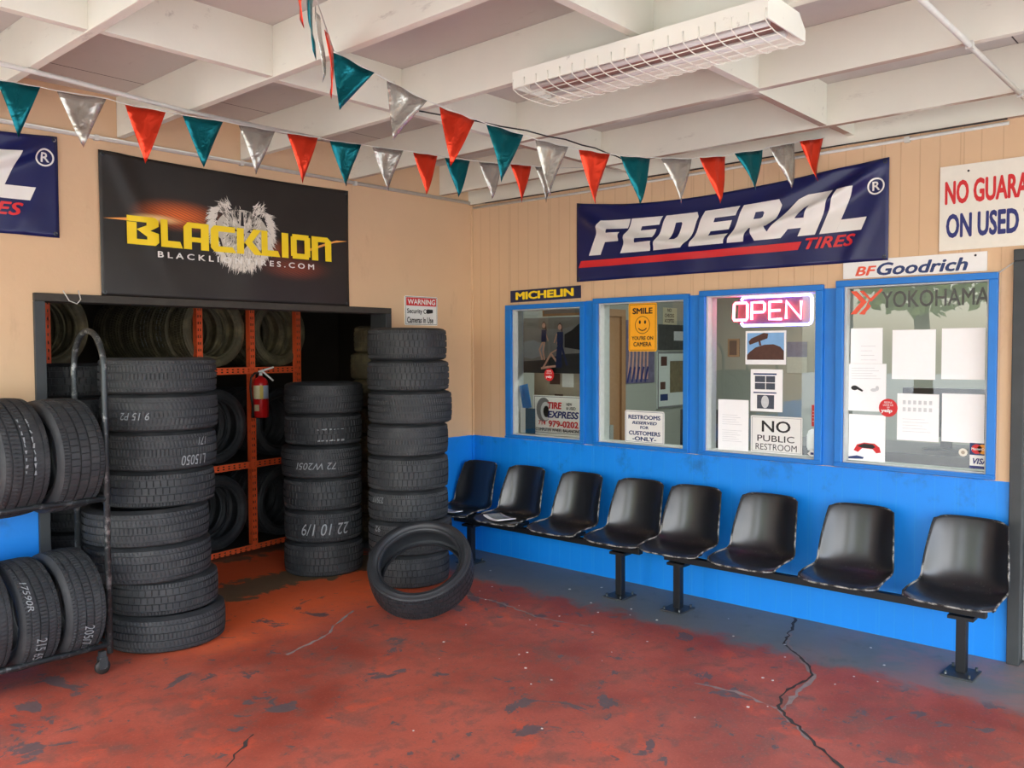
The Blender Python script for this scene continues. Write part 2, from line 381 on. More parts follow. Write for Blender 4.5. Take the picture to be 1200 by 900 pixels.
for i, (a, b, c, d) in enumerate(WIN):
    ZG1 = ZH[i]; zt = ZG1+.036
    f = MB(); e = 0.001
    f.box(-0.026, 0.0, b, a, ZB, ZG0); f.box(-0.026, 0.0, b, a, ZG1, zt); f.box(-0.026, 0.0, b, d, ZG0, ZG1); f.box(-0.026, 0.0, c, a, ZG0, ZG1)
    # stepped sill of the frame
    f.box(-0.036, -0.026, b, a, ZB+0.004, ZB+0.018)
    fo = struct(f.build('window_%d' % (i+1), M_blue, bevel=0.003))
    rv = MB(); rv.box(0.0, 0.115, c-0.012, c-e, ZG0, ZG1); rv.box(0.0, 0.115, d+e, d+0.012, ZG0, ZG1); rv.box(0.0, 0.115, d+0.012, c-0.012, ZG0+e, ZG0+0.008); rv.box(0.0, 0.115, d+0.012, c-0.012, ZG1-0.008, ZG1-e)
    rv.build('reveal', M_reveal, fo)
    g = MB(); g.add([(0.05, c-0.012, ZG0+0.008), (0.05, d+0.012, ZG0+0.008), (0.05, d+0.012, ZG1-0.008), (0.05, c-0.012, ZG1-0.008)], [(0, 1, 2, 3)])
    g.build('pane', M_glass, fo, recalc=False)
# blue painted cover strips between the windows
cs = MB()
for y0, y1 in ((-1.245, -1.168), (-2.112, -2.035), (-3.015, -2.940)): cs.box(-0.006, 0, y0, y1, ZB, 2.010)
struct(cs.build('trim_2', M_blue))
# the doorway at the right edge
dj = MB(); dj.box(-0.03, 0.13, -3.995, -3.935, 0, 2.10); dj.box(-0.03, 0.13, -5.0, -4.94, 0, 2.10); dj.box(-0.03, 0.13, -5.0, -3.935, 2.10, 2.16)
d1 = struct(dj.build('door_1', M_dark, bevel=0.004))
lf = MB(); lf.box(0.03, 0.07, -4.08, -3.998, 0.02, 2.095); lf.box(0.03, 0.07, -4.937, -4.86, 0.02, 2.095); lf.box(0.03, 0.07, -4.86, -4.08, 0.02, 0.25); lf.box(0.03, 0.07, -4.86, -4.08, 2.0, 2.095)
lf.build('door_leaf', plain('aluminium', lin(170, 174, 174), 0.4, 0.6), d1)
MB().add([(0.05, -4.08, 0.25), (0.05, -4.86, 0.25), (0.05, -4.86, 2.0), (0.05, -4.08, 2.0)], [(0, 1, 2, 3)]).build('pane', M_glass, d1, recalc=False)
# corner bead
struct(MB().box(-0.016, 0.0, -0.016, 0.0, 0.0, 2.84).build('trim_3', M_wb))
# ceiling deck with its rafters and blocking
ce = struct(MB().box(-7.2, 0.0, -7.4, 0.0, 3.10, 3.2).build('ceiling', M_deck))
RX = [-7.0, -6.12, -5.29, -4.475, -3.665, -2.88, -2.10, -1.245, -0.365]
ZR = 2.872
for x in RX: MB().box(x, x+0.042, -7.4, -0.001, ZR, 3.0995).build('rafter', M_raft, ce, bevel=0.003)
MB().box(-0.042, -0.001, -7.4, -0.001, 2.835, 3.0995).build('rafter', M_raft, ce)
xs = RX + [-0.042]
for k in range(len(xs)-1):
    for yb in (-1.60+0.03*(k % 2), -3.12+0.03*(k % 2), -4.70, -6.2):
        zlo = ZR+0.004
        MB().box(xs[k]+0.0425, xs[k+1]-0.0005, yb, yb+0.04, zlo, 3.0995).build('blocking', M_raft, ce)
MB().box(-7.2, 0.0, -7.44, -7.4, 2.86, 3.2).build('fascia', M_raft, ce)
# store room shell
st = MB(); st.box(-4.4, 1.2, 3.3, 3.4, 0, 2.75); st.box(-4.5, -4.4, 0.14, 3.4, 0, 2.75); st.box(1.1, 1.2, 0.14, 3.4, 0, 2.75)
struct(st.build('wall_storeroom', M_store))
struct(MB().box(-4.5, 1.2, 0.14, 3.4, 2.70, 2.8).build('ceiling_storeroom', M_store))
# office shell
of = MB(); of.box(0.12, 3.8, -0.06, 0.0, 0, 2.6); of.box(3.7, 3.8, -6.0, -0.06, 0, 2.6); of.box(0.12, 3.8, -6.1, -6.0, 0, 2.6)
struct(of.build('wall_office', M_office))
struct(MB().box(0.12, 3.8, -6.1, 0.0, 2.6, 2.7).build('ceiling_office', M_office))
# outdoors
struct(MB().box(-60, 40, -60, 60, -0.3, -0.13).build('ground', M_asph))

# ------------------------------------------------------------------ lettering and sign helpers
def glyph_mesh(txt, bold=0.0, shear=0.0, space=1.0):
    cu = bpy.data.curves.new('t', 'FONT'); cu.body = txt; cu.shear = shear; cu.space_character = space; cu.resolution_u = 3; cu.fill_mode = 'FRONT'
    o = bpy.data.objects.new('t', cu); C.objects.link(o)
    me = bpy.data.meshes.new_from_object(o.evaluated_get(bpy.context.evaluated_depsgraph_get()))
    vs = [(v.co.x, v.co.y) for v in me.vertices]; fs = [tuple(p.vertices) for p in me.polygons]
    bpy.data.objects.remove(o); bpy.data.curves.remove(cu); bpy.data.meshes.remove(me)
    if bold > 0.003:   # heavier strokes: the outline thickened by overlapping copies
        n = len(vs); V = []; F = []
        for q in range(8):
            dx, dy = bold*math.cos(q*PI/4), bold*math.sin(q*PI/4)*.8; V += [(x+dx, y+dy, q*.00005) for x, y in vs]; F += [tuple(i+q*n for i in f) for f in fs]
        vs, fs = V, F
    return vs, fs
def fit(vs, x0, x1, z0, z1):
    a = min(v[0] for v in vs); b = max(v[0] for v in vs); c = min(v[1] for v in vs); d = max(v[1] for v in vs)
    return [(x0+(v[0]-a)/(b-a)*(x1-x0), z0+(v[1]-c)/(d-c)*(z1-z0))+tuple(v[2:]) for v in vs]
def flat2d(vs, fs, fn, step=None):
    """2-D faces -> 3-D through fn(u, v); step slices them finely enough to follow a fold"""
    def place(v):
        p = fn(v[0], v[1]); return (p[0], p[1]-v[2], p[2]) if len(v) > 2 else p
    if not step: return [place(v) for v in vs], fs
    bm = bmesh.new(); bv = [bm.verts.new((v[0], v[1], v[2] if len(v) > 2 else 0)) for v in vs]
    for f in fs:
        try: bm.faces.new([bv[i] for i in f])
        except ValueError: pass
    for ax in (0, 1):
        lo = min(v[ax] for v in vs); hi = max(v[ax] for v in vs); k = lo+step
        while k < hi:
            co = Vector((k, 0, 0)) if ax == 0 else Vector((0, k, 0)); no = Vector((1, 0, 0)) if ax == 0 else Vector((0, 1, 0))
            bmesh.ops.bisect_plane(bm, geom=bm.verts[:]+bm.edges[:]+bm.faces[:], plane_co=co, plane_no=no); k += step
    bm.verts.index_update(); v3 = [place(tuple(v.co)) if v.co.z else fn(v.co.x, v.co.y) for v in bm.verts]; f3 = [tuple(v.index for v in f.verts) for f in bm.faces]
    bm.free(); return v3, f3
class Sign:
    """local frame: x to the viewer's right, z up, -y towards the viewer; origin at the bottom left corner"""
    def __init__(s, name, label, cat, side, a, b, z0, z1, mat, t=0.006, off=0.001, rad=0.0, x=None, group=None, tilt=0.0):
        s.w = abs(b-a); s.h = z1-z0; s.t = t; s.a = a; s.z0 = z0
        loc = (a, -off, z0) if side == 'B' else ((-off if x is None else x), a, z0)
        s.root = thing(name, label, cat, loc, 0 if side == 'B' else -PI/2, group)
        s.root.rotation_euler[1] = tilt
        if mat:
            m = MB(); W, H = s.w, s.h
            if rad:
                P = []
                for cx, cz, a0 in ((W-rad, rad, -90), (W-rad, H-rad, 0), (rad, H-rad, 90), (rad, rad, 180)):
                    P += [(cx+rad*math.cos(math.radians(a0+q*22.5)), cz+rad*math.sin(math.radians(a0+q*22.5))) for q in range(5)]
            else: P = [(0, 0), (W, 0), (W, H), (0, H)]
            m.prism(P, lambda u, v, d: (u, -t+d, v), t)
            s.board = m.build('board', mat, s.root)
        s.k = 1
    def _fn(s, lift=None):
        y = -(s.t+0.0012*s.k if lift is None else lift); return lambda u, v: (u, y, v)
    def text(s, txt, x0, x1, z0, z1, mat, bold=0.02, shear=0.0, space=1.0, name='lettering', label=None):
        vs, fs = glyph_mesh(txt, bold, shear, space); vs = fit(vs, x0, x1, z0, z1); v3, f3 = flat2d(vs, fs, s._fn())
        return MB().add(v3, f3).build(name, mat, s.root, label)
    def polys(s, polys, mat, name='print', label=None, lift=None):
        m = MB(); fn = s._fn(lift)
        for i, p in enumerate(polys):
            e = (i % 24)*.00003; m.add([(lambda r: (r[0], r[1]-e, r[2]))(fn(*q)) for q in p], [tuple(range(len(p)))])
        return m.build(name, mat, s.root, label)
    def rect(s, x0, x1, z0, z1, mat, name='print', label=None): return s.polys([[(x0, z0), (x1, z0), (x1, z1), (x0, z1)]], mat, name, label)
    def outline(s, x0, x1, z0, z1, w, mat, name='border'):
        return s.polys([[(x0, z0), (x1, z0), (x1, z0+w), (x0, z0+w)], [(x0, z1-w), (x1, z1-w), (x1, z1), (x0, z1)], [(x0, z0), (x0+w, z0), (x0+w, z1), (x0, z1)], [(x1-w, z0), (x1, z0), (x1, z1), (x1-w, z1)]], mat, name)
def ring(cx, cz, r0, r1, n=28):
    return [[(cx+r*math.cos(2*PI*q/n), cz+r*math.sin(2*PI*q/n)) for r, q in ((r1, i), (r1, i+1), (r0, i+1), (r0, i))] for i in range(n)]
def disc(cx, cz, rx, rz=None, n=28):
    rz = rz or rx; return [(cx+rx*math.cos(2*PI*i/n), cz+rz*math.sin(2*PI*i/n)) for i in range(n)]
def stroke(pts, w):
    out = []
    for a, b in zip(pts[:-1], pts[1:]):
        a, b = Vector(a), Vector(b); d = (b-a).normalized(); n = Vector((-d.y, d.x))*w/2
        out.append([tuple(a-n-d*w*.3), tuple(b-n+d*w*.3), tuple(b+n+d*w*.3), tuple(a+n-d*w*.3)])
    return out
# heavy logo letters: polygons in a unit box
def R_(x0, x1, y0, y1): return [(x0, y0), (x1, y0), (x1, y1), (x0, y1)]
FED = {
 'F': [R_(0, .42, 0, 1), R_(.42, 1.06, .72, 1), R_(.42, .90, .36, .61)],
 'E': [R_(0, .42, 0, 1), R_(.42, 1.0, .74, 1), R_(.42, .94, .38, .62), R_(.42, 1.0, 0, .26)],
 'D': [R_(0, .40, 0, 1), [(.40, .74), (.56, .74), (.60, .70), (1, .84), (.88, 1), (.40, 1)], [(.60, .70), (.60, .31), (1, .16), (1, .84)], [(.40, 0), (.85, 0), (1, .16), (.60, .31), (.56, .26), (.40, .26)]],
 'R': [R_(0, .40, 0, 1), [(.40, .75), (.58, .75), (.62, .71), (1, .84), (.88, 1), (.40, 1)], [(.62, .71), (.62, .60), (1, .50), (1, .84)], [(.40, .34), (.86, .34), (1, .50), (.62, .60), (.58, .57), (.40, .57)], [(.44, .34), (.80, .34), (1.10, 0), (.66, 0)]],
 'A': [[(-.26, 0), (.20, 0), (.52, .66), (.60, .72), (.60, 1), (.44, 1), (.26, .92), (.18, .80)], R_(.60, 1, 0, 1), R_(.28, .60, .20, .43)],
 'L': [R_(0, .42, 0, 1), R_(.42, 1.05, 0, .28)],
}
BL = {
 'B': [[(0, 0), (.88, 0), (1, .12), (1, .44), (.72, .52), (1, .70), (1, .90), (.9, 1), (0, 1), (0, .80), (.60, .80), (.60, .70), (.30, .54), (.62, .30), (.62, .2), (.30, .2), (.30, .78), (0, .78)]],
 'L': [R_(0, .34, .0, 1), R_(.34, .8, 0, .24), [(.8, 0), (1.05, 0), (.92, .24), (.8, .24)]],
 'A': [R_(0, .32, 0, .82), [(0, .82), (.16, 1), (1, 1), (1, .80), (.32, .80), (.30, .82)], R_(.68, 1, 0, .82), R_(.32, .68, .28, .46)],
 'C': [[(0, .15), (.15, 0), (1.05, 0), (.9, .22), (.32, .22), (.32, .78), (1, .78), (1, 1), (.15, 1), (0, .85)]],
 'K': [R_(0, .30, 0, 1), [(.30, .42), (.72, 1), (1.08, 1), (.66, .5), (1.14, 0), (.76, 0), (.30, .48)]],
 'I': [R_(.1, .9, 0, 1)],
 'O': [R_(0, .30, .1, .9), R_(.70, 1, .1, .9), R_(.08, .92, .78, 1), R_(.08, .92, 0, .22)],
 'n': [R_(0, .32, 0, 1), R_(.32, .8, .78, 1), [(.8, 1), (1, .84), (1, .0), (.68, 0), (.68, .78), (.8, .78)]],
}
def logo(font, word, widths, x0, x1, z0, z1, gap, shear=0.0, bases=None):
    tot = sum(widths)+gap*(len(word)-1); s = (x1-x0)/(tot); out = []; x = 0
    for ch, w_ in zip(word, widths):
        for p in font[ch]:
            out.append([(x0+s*(x+q[0]*w_)+shear*q[1]*(z1-z0), z0+q[1]*(z1-z0)) for q in p])
        x += w_+gap
    return out

# ------------------------------------------------------------------ tires
def tire_mesh(name, R, W, rim, kind, mat):
    """lathe profile with rim beads, bulging sidewalls, circumferential grooves and cut tread blocks; axis = local z"""
    h = W/2; sh = h*0.84; H = R-rim
    side = [(rim, h*0.62), (rim+0.004, h*0.74), (rim+0.012, h*0.80), (rim+0.018, h*0.775), (rim+H*0.30, h*0.93), (rim+H*0.42, h*0.99), (rim+H*0.50, h), (rim+H*0.56, h*1.0), (rim+H*0.58, h*0.985), (rim+H*0.78, h*0.955), (R-0.016, h*0.90), (R-0.006, h*0.85)]
    gw = 0.0045; ng = 4 if kind != 3 else 3; gs = [(-0.62+1.24*i/(ng-1))*h for i in range(ng)]
    band = [(-sh, 0)]
    edges = [-sh]
    for g in gs: edges += [g-gw, g+gw]
    edges.append(sh); tread = []
    for i in range(0, len(edges), 2):
        a, b = edges[i], edges[i+1]
        for q in range(4): 
            zz = a+(b-a)*q/3; tread.append((R-0.010*(abs(zz)/h)**3, zz, i//2))
        if i+2 < len(edges): tread += [(R-0.009, b+0.0007, -1), (R-0.009, edges[i+2]-0.0007, -1)]
    inner = [(rim+0.010, -h*0.60), (rim+H*0.45, -h*0.88), (R-0.030, -h*0.80), (R-0.018, -h*0.5), (R-0.016, 0), (R-0.018, h*0.5), (R-0.030, h*0.80), (rim+H*0.45, h*0.88), (rim+0.010, h*0.60)]
    prof = [(r, -z, -1) for r, z in side] + tread + [(r, z, -1) for r, z in reversed(side)] + [(r, z, -1) for r, z in reversed(inner)]
    prof = prof
    nb = {0: 92, 1: 84, 2: 108, 3: 70}[kind]; sub = 5; N = nb*sub; P = len(prof); vs = []; fs = []
    for i in range(N):
        a = 2*PI*i/N
        for (r, z, rib) in prof:
            if rib >= 0:
                shift = {0: int(3*z/h*2), 1: int(abs(z)/h*9+z/h*3), 2: 0 if rib % 2 else 2, 3: int(z/h*9)}[kind]
                cut = (i+shift) % sub == 0
                if kind == 2 and rib in (1, 2, 3): cut = cut and (i//sub) % 2 == 0
                if cut: r = r-0.0045
            vs.append((r*math.cos(a), r*math.sin(a), z))
    for i in range(N):
        j = (i+1) % N
        for k in range(P):
            l = (k+1) % P; fs.append((i*P+k, j*P+k, j*P+l, i*P+l))
    me = bpy.data.meshes.new(name); me.from_pydata(vs, [], fs); me.materials.append(mat)
    bm = bmesh.new(); bm.from_mesh(me); bmesh.ops.recalc_face_normals(bm, faces=bm.faces)
    for f in bm.faces: f.smooth = True
    for e in bm.edges:
        if len(e.link_faces) == 2 and e.calc_face_angle(0) > 0.6: e.smooth = False
    bm.to_mesh(me); bm.free(); return me
_tires = {}
def tire(label, loc, R=0.31, W=0.2, kind=0, mat=None, axis=(0, 0, 1), spin=0.0, rim=None, group=None):
    mat = mat or M_rub; rim = rim or R-0.105; key = (round(R, 3), round(W, 3), kind, mat.name, round(rim, 3))
    if key not in _tires: _tires[key] = tire_mesh('tire', R, W, rim, kind, mat)
    o = bpy.data.objects.new('tire', _tires[key]); C.objects.link(o)
    q = Vector((0, 0, 1)).rotation_difference(Vector(axis)); o.rotation_mode = 'QUATERNION'
    o.rotation_quaternion = q @ Matrix.Rotation(spin, 3, 'Z').to_quaternion(); o.location = loc
    tag(o, label, 'tire', group); return o
def chalk(o, txt, R, ang, z0, hgt, wid, flip=False):
    """writing wrapped round the tread; ang is in the tire's own frame"""
    vs, fs = glyph_mesh(txt, 0, 0.25); vs = fit(vs, -wid/2, wid/2, -hgt/2, hgt/2); v3, f3 = flat2d(vs, fs, lambda u, v: (u, v, 0), 0.02)
    s = -1 if flip else 1; out = []
    for u, v, _ in v3:
        a = ang + s*u/R; out.append(((R+0.0012)*math.cos(a), (R+0.0012)*math.sin(a), z0+s*v))
    return MB().add(out, f3).build('chalk_mark', M_chalk, o, 'white chalk writing')
def chalk_ticks(o, R, ang, zs, n, span, seed):
    rnd = random.Random(seed); m = MB()
    for z in zs:
        for i in range(n):
            a = ang+span*(i/n-0.5)+rnd.uniform(-.01, .01); l = rnd.uniform(.4, .9)*span/n; w_ = 0.004
            a1 = a+l
            m.add([((R+.0014)*math.cos(q), (R+.0014)*math.sin(q), z+d+rnd.uniform(-.004, .004)) for q, d in ((a, -w_), (a1, -w_), (a1, w_), (a, w_))], [(0, 1, 2, 3)])
    return m.build('chalk_mark', M_chalk, o, 'white chalk dashes')
ORD = ['topmost', 'second', 'third', 'fourth', 'fifth', 'sixth', 'seventh', 'bottom']
def stack(x, y, specs, where, group, zgap=0.0, mat=None):
    """specs from the bottom: (R, W, kind, dx, dy)"""
    z = 0.0; out = []; n = len(specs)
    for i, (R, W, kind, dx, dy) in enumerate(specs):
        k = n-1-i
        nm = 'topmost tire' if k == 0 else ('bottom tire' if i == 0 else ORD[k]+' tire from the top')
        out.append(tire('%s of %s' % (nm, where), (x+dx, y+dy, z+W/2+0.001), R, W, kind, mat, spin=random.uniform(0, 6.28), group=group)); z += W+0.0015
    return out
# tall front stack of eight beside the rolling cart
A = stack(-2.755, -0.19, [(.325, .197, 0, .015, -.01), (.305, .195, 2, .0, 0), (.335, .200, 0, -.075, .0), (.335, .197, 0, -.085, .0), (.305, .197, 2, -.01, 0), (.308, .215, 0, 0, 0), (.316, .205, 1, .005, 0), (.316, .200, 0, .0, 0)],
    'the left front stack beside the rolling cart', 'tires stacked beside the rolling cart')
def face_angle(o): return math.atan2(-4.989-o.location.y, -5.059-o.location.x) - o.rotation_quaternion.to_euler().z
chalk(A[5], 'L15050', .308, face_angle(A[5])+0.62, -0.05, .055, .16, True); chalk(A[5], '171', .308, face_angle(A[5])+0.80, .05, .045, .06, True)
chalk(A[6], '9 15 P2', .316, face_angle(A[6])-0.42, -0.012, .04, .16, True)
# mid stack in the doorway, tall stack at the right jamb
B = stack(-1.21, 0.40, [(.292, .247, 2, 0, 0), (.288, .232, 2, -.0, 0), (.290, .238, 2, -.0, 0), (.298, .235, 0, -.008, 0), (.286, .228, 2, .008, 0), (.292, .228, 1, .015, 0)],
    'the mid height stack inside the doorway', 'tires stacked inside the doorway')
chalk(B[1], '22 10 1/9', .288, face_angle(B[1])+0.05, -0.01, .085, .36, True); chalk(B[3], '72 W205I', .298, face_angle(B[3])-0.15, -0.02, .05, .3, True)
chalk_ticks(B[4], .286, face_angle(B[4])+0.2, (0.01, -.07), 7, .7, 4)
T = stack(-0.985, -0.315, [(.290, .228, 2, 0, 0), (.300, .228, 0, .01, -.008), (.285, .212, 2, 0, 0), (.288, .240, 2, 0, 0), (.288, .222, 1, 0, 0), (.300, .228, 0, .015, -.008), (.292, .214, 2, .008, 0), (.282, .226, 2, 0, 0)],
    'the tallest stack at the right door jamb', 'tires stacked at the right door jamb')
chalk(T[2], '235/17', .285, face_angle(T[2])-0.85, 0.05, .04, .12, True); chalk(T[1], '92', .300, face_angle(T[1])-0.85, .07, .04, .05, True)
# stack behind the cart and the one deep in the store
stack(-2.93, 0.52, [(.312, .196, k % 3, .01*((i*7) % 3-1), 0) for i, k in enumerate([0, 2, 1, 0, 2, 0, 1, 2])], 'the half hidden stack behind the cart hoop', 'tires stacked behind the cart')
stack(-0.12, 0.95, [(.305, .232, k % 3, .02*((i*5) % 3-1), 0) for i, k in enumerate([0, 2, 1, 0, 2, 0, 1, 2])], 'the dim stack deep behind the right door jamb', 'tires stacked deep in the store', mat=M_rub2)
# a tire leaning on the tall stack
def lean(label, cx, cy, el, az, R, W, kind, lift=0.0):
    n = Vector((math.cos(az)*math.cos(el), math.sin(az)*math.cos(el), math.sin(el)))
    cz = R*math.cos(el)+W/2*math.sin(el)*0.86+lift
    return tire(label, (cx, cy, cz), R, W, kind, M_rub3, n, spin=0.4, rim=R-0.085)
AZ = math.radians(-146)
L1 = lean('front tire leaning flat against the tallest stack, white mark on its rim', -1.42, -0.93, math.radians(54), AZ, .335, .205, 2)

# ------------------------------------------------------------------ rolling tire cart
ct = thing('tire_cart', 'rolling tire cart of scuffed steel tube with a hoop end', 'tire cart', (-3.195, -0.325, 0))
def hoop(x):
    P = [(x, -.19, .10), (x, -.19, 1.56)]
    P += [(x, .19*math.cos(PI-PI*i/14) , 1.56+.20*math.sin(PI*i/14)) for i in range(1, 14)]
    P += [(x, .19, 1.56), (x, .19, .10)]; return P
for x in (0.0, -1.30): MB().tube(hoop(x), .0155, 12).build('end_hoop', M_cart, ct)
for z in (.145, .90):
    for y in (-.19, .19): MB().tube([(0, y, z), (-1.30, y, z)], .014, 10).build('rail', M_cart, ct)
    for x in (0, -1.30): MB().tube([(x, -.19, z), (x, .19, z)], .012, 10).build('cross_bar', M_cart, ct)
for x in (-.04, -1.26):
    for y in (-.19, .19):
        c = MB(); c.box(x-.016, x+.016, y-.014, y+.014, .075, .118); c.box(x-.02, x+.02, y-.020, y-.014, .03, .09); c.box(x-.02, x+.02, y+.014, y+.020, .03, .09)
        cb = c.build('caster', M_cart, ct)
        MB().lathe([(0.006, -.012), (.034, -.012), (.0385, -.006), (.0385, .006), (.034, .012), (.006, .012)], 20, Matrix.Translation((x, y, .0385)) @ Matrix.Rotation(PI/2, 4, 'X')).build('wheel', M_hose, cb)
def cart_tire(label, x, zr, R, W, kind, tz, grp):
    cz = zr+0.014+math.sqrt(max(0, (R+0.0)**2-.19**2))-0.005
    return tire(label, (x, -0.325, cz), R, W, kind, None, (math.cos(tz), math.sin(tz), 0.02), spin=random.uniform(0, 6), group=grp)
g = 'tires on the rolling cart'
c1 = cart_tire('right end tire on the lower cart shelf', -3.35, .145, .278, .195, 0, .10, g)
c2 = cart_tire('second tire from the right on the lower cart shelf, chalk marked', -3.565, .145, .273, .19, 0, .12, g)
c3 = cart_tire('wide smooth tire cut off by the photo edge on the lower cart shelf', -3.79, .145, .290, .21, 1, .10, g)
u1 = cart_tire('right end tire on the upper cart shelf, nearly worn smooth', -3.365, .90, .288, .235, 2, .12, g)
u2 = cart_tire('second tire from the right on the upper cart shelf, white dashes', -3.625, .90, .293, .235, 1, .12, g)
u3 = cart_tire('tire at the photo edge on the upper cart shelf', -3.875, .90, .293, .225, 2, .10, g)
def top_ang(o, dirv):
    v = o.rotation_quaternion.inverted() @ Vector(dirv); return math.atan2(v.y, v.x)
chalk_ticks(u2, .293, top_ang(u2, (0, -1, .25)), (-.01, .03), 9, 1.0, 9)
chalk(c2, '215 65', .273, top_ang(c2, (0, -1, -.55)), -.01, .05, .14); chalk(c1, '205/7', .278, top_ang(c1, (0, -1, -.5)), .0, .05, .13); chalk(c2, '17590R', .273, top_ang(c2, (0, -1, .6)), -.055, .03, .15)

# ------------------------------------------------------------------ orange tire rack in the store
rk = thing('tire_rack', 'orange slotted steel tire rack inside the dark storeroom', 'tire rack', (-2.88, 1.12, 0), math.radians(8.7))
def slotted(axis_len, width, vert, x, z, y0=0.0, t=0.004):
    """plate with two rows of slots; vert: runs up from (x, z), else runs right"""
    m = MB(); pitch = 0.052; n = max(1, int(axis_len/pitch)); pitch = axis_len/n
    cu = [0, .22, .40, .60, .78, 1.0]
    ca = [0, .30, .70, 1.0]
    for i in range(n):
        for a in range(3):
            for b in range(5):
                if a == 1 and b in (1, 3): continue
                l0, l1 = (i+ca[a])*pitch, (i+ca[a+1])*pitch; w0, w1 = cu[b]*width-width/2, cu[b+1]*width-width/2
                if vert: m.add([(x+w0, y0, z+l0), (x+w1, y0, z+l0), (x+w1, y0, z+l1), (x+w0, y0, z+l1)], [(0, 1, 2, 3)])
                else: m.add([(x+l0, y0, z+w0), (x+l1, y0, z+w0), (x+l1, y0, z+w1), (x+l0, y0, z+w1)], [(0, 1, 2, 3)])
    return m
def plate(m, name, parent):
    o = m.build(name, M_orange, parent); bm = bmesh.new(); bm.from_mesh(o.data); bmesh.ops.remove_doubles(bm, verts=bm.verts, dist=1e-5); bm.to_mesh(o.data); bm.free()
    s = o.modifiers.new('solid', 'SOLIDIFY'); s.thickness = 0.004; return o
PS = [0.0, 1.19, 1.70, 2.205]
for s in PS:
    m = slotted(2.32, .055, True, s, 0.0)
    m.box(s-.0275, s-.0235, 0, .045, 0, 2.32); plate(m, 'upright', rk)
    m2 = MB(); m2.box(s-.02, s+.02, 1.30, 1.304, 0, 2.32); m2.box(s-.02, s-.016, 1.26, 1.30, 0, 2.32); m2.build('rear_upright', M_dark, rk)
LV = [0.045, 0.74, 1.52]
for z in LV:
    m = slotted(PS[-1], .055, False, 0, z-.028, -0.0055); plate(m, 'beam', rk)
    MB().box(-.02, 2.225, 0.01, 1.30, z-.012, z-.001).build('deck', M_deckrack, rk)
rm = rk.matrix_basis.copy(); rm = Matrix.Translation((-2.88, 1.12, 0)) @ Matrix.Rotation(math.radians(8.7), 4, 'Z'); ax = (rm.to_3x3() @ Vector((0, 1, 0)))
bays = [('top shelf at the left end', .03, 2, .295, 1, 3), ('top shelf next to the middle upright', 1.37, 2, .30, 1, 6), ('top shelf right bay', 2.04, 2, .295, 1, 4),
        ('middle shelf left of the fire extinguisher', 1.37, 1, .305, 0, 4), ('middle shelf behind the fire extinguisher', 2.05, 1, .295, 0, 4),
        ('bottom shelf left of the middle upright', 1.37, 0, .305, 0, 4), ('bottom shelf right bay', 2.07, 0, .305, 0, 4)]
for nm, s, lv, R, k, n in bays:
    y = .035
    for i in range(n):
        W = (.205, .19, .215, .2)[i % 4]; p = rm @ Vector((s+(0.012*((i*3) % 3-1) if i else 0), y+W/2, LV[lv]+R)); y += W+.006
        lab = 'front tire on the rack %s' % nm if i == 0 else 'dim tire deeper in the row on the %s' % nm
        o = tire(lab, p, R, W, (0, 1, 2)[i % 3], M_rub2 if lv == 2 else M_rub, ax, spin=.5*i, group='tires in the rack row on the %s' % nm, rim=R-.095)
        if nm.startswith('top shelf next') and i in (1, 2): chalk_ticks(o, R, top_ang(o, (-1, -.3, .1)), (.02, -.03), 7, 1.1, i)
# fire extinguisher on the rack post
fe = thing('fire_extinguisher', 'red fire extinguisher with white handle hung on the orange rack', 'fire extinguisher', tuple(rm @ Vector((1.715, -0.078, 1.105))), math.radians(8.7)-0.5)
body = MB().lathe([(0.001, 0), (.058, 0), (.062, .006), (.062, .275), (.056, .305), (.036, .325), (.020, .332), (.018, .345), (.001, .345)], 32).build('cylinder', M_extred, fe)
def band(z0, z1, a0, a1, mat, nm, r=.0627):
    n = 14; m = MB(); vs = []
    for i in range(n+1):
        a = a0+(a1-a0)*i/n; vs += [(r*math.cos(a), r*math.sin(a), z0), (r*math.cos(a), r*math.sin(a), z1)]
    m.add(vs, [(2*i, 2*i+2, 2*i+3, 2*i+1) for i in range(n)], 0, True); return m.build(nm, mat, fe)
band(.155, .265, -2.9, -1.9, plain('label_cream', lin(236, 224, 180), .5), 'label_panel'); band(.155, .265, -1.9, -1.45, plain('label_yellow', lin(230, 206, 96), .5), 'label_panel'); band(.155, .265, -1.45, -.3, plain('label_grey', lin(176, 190, 204), .5), 'label_panel')
band(.055, .108, -2.75, -2.0, plain('tag_cream', lin(226, 208, 168), .6), 'inspection_tag'); band(.146, .153, -PI, PI, M_black, 'strap')
v = MB(); v.lathe([(.001, .34), (.015, .34), (.015, .375), (.001, .375)], 16); v.build('valve', M_white, fe)
h_ = MB(); h_.obox(Matrix.Translation((.045, 0, .395)) @ Matrix.Rotation(-.30, 4, 'Y'), .13, .016, .014); h_.build('lever', M_white, fe)
h_ = MB(); h_.obox(Matrix.Translation((.055, 0, .345)) @ Matrix.Rotation(.75, 4, 'Y'), .13, .014, .012); h_.build('lever', M_white, fe)
MB().tube([(-.015, -.01, .365), (-.05, -.012, .365), (-.078, -.015, .33), (-.086, -.018, .25), (-.078, -.02, .15), (-.072, -.02, .10)], .009, 10).build('hose', M_hose, fe)
MB().tube([(-.072, -.02, .10), (-.070, -.02, .0)], .011, 10, rs=[.008, .013]).build('nozzle', M_hose, fe)
MB().box(-.012, .012, .05, .085, .22, .25).build('bracket', M_bench, fe)

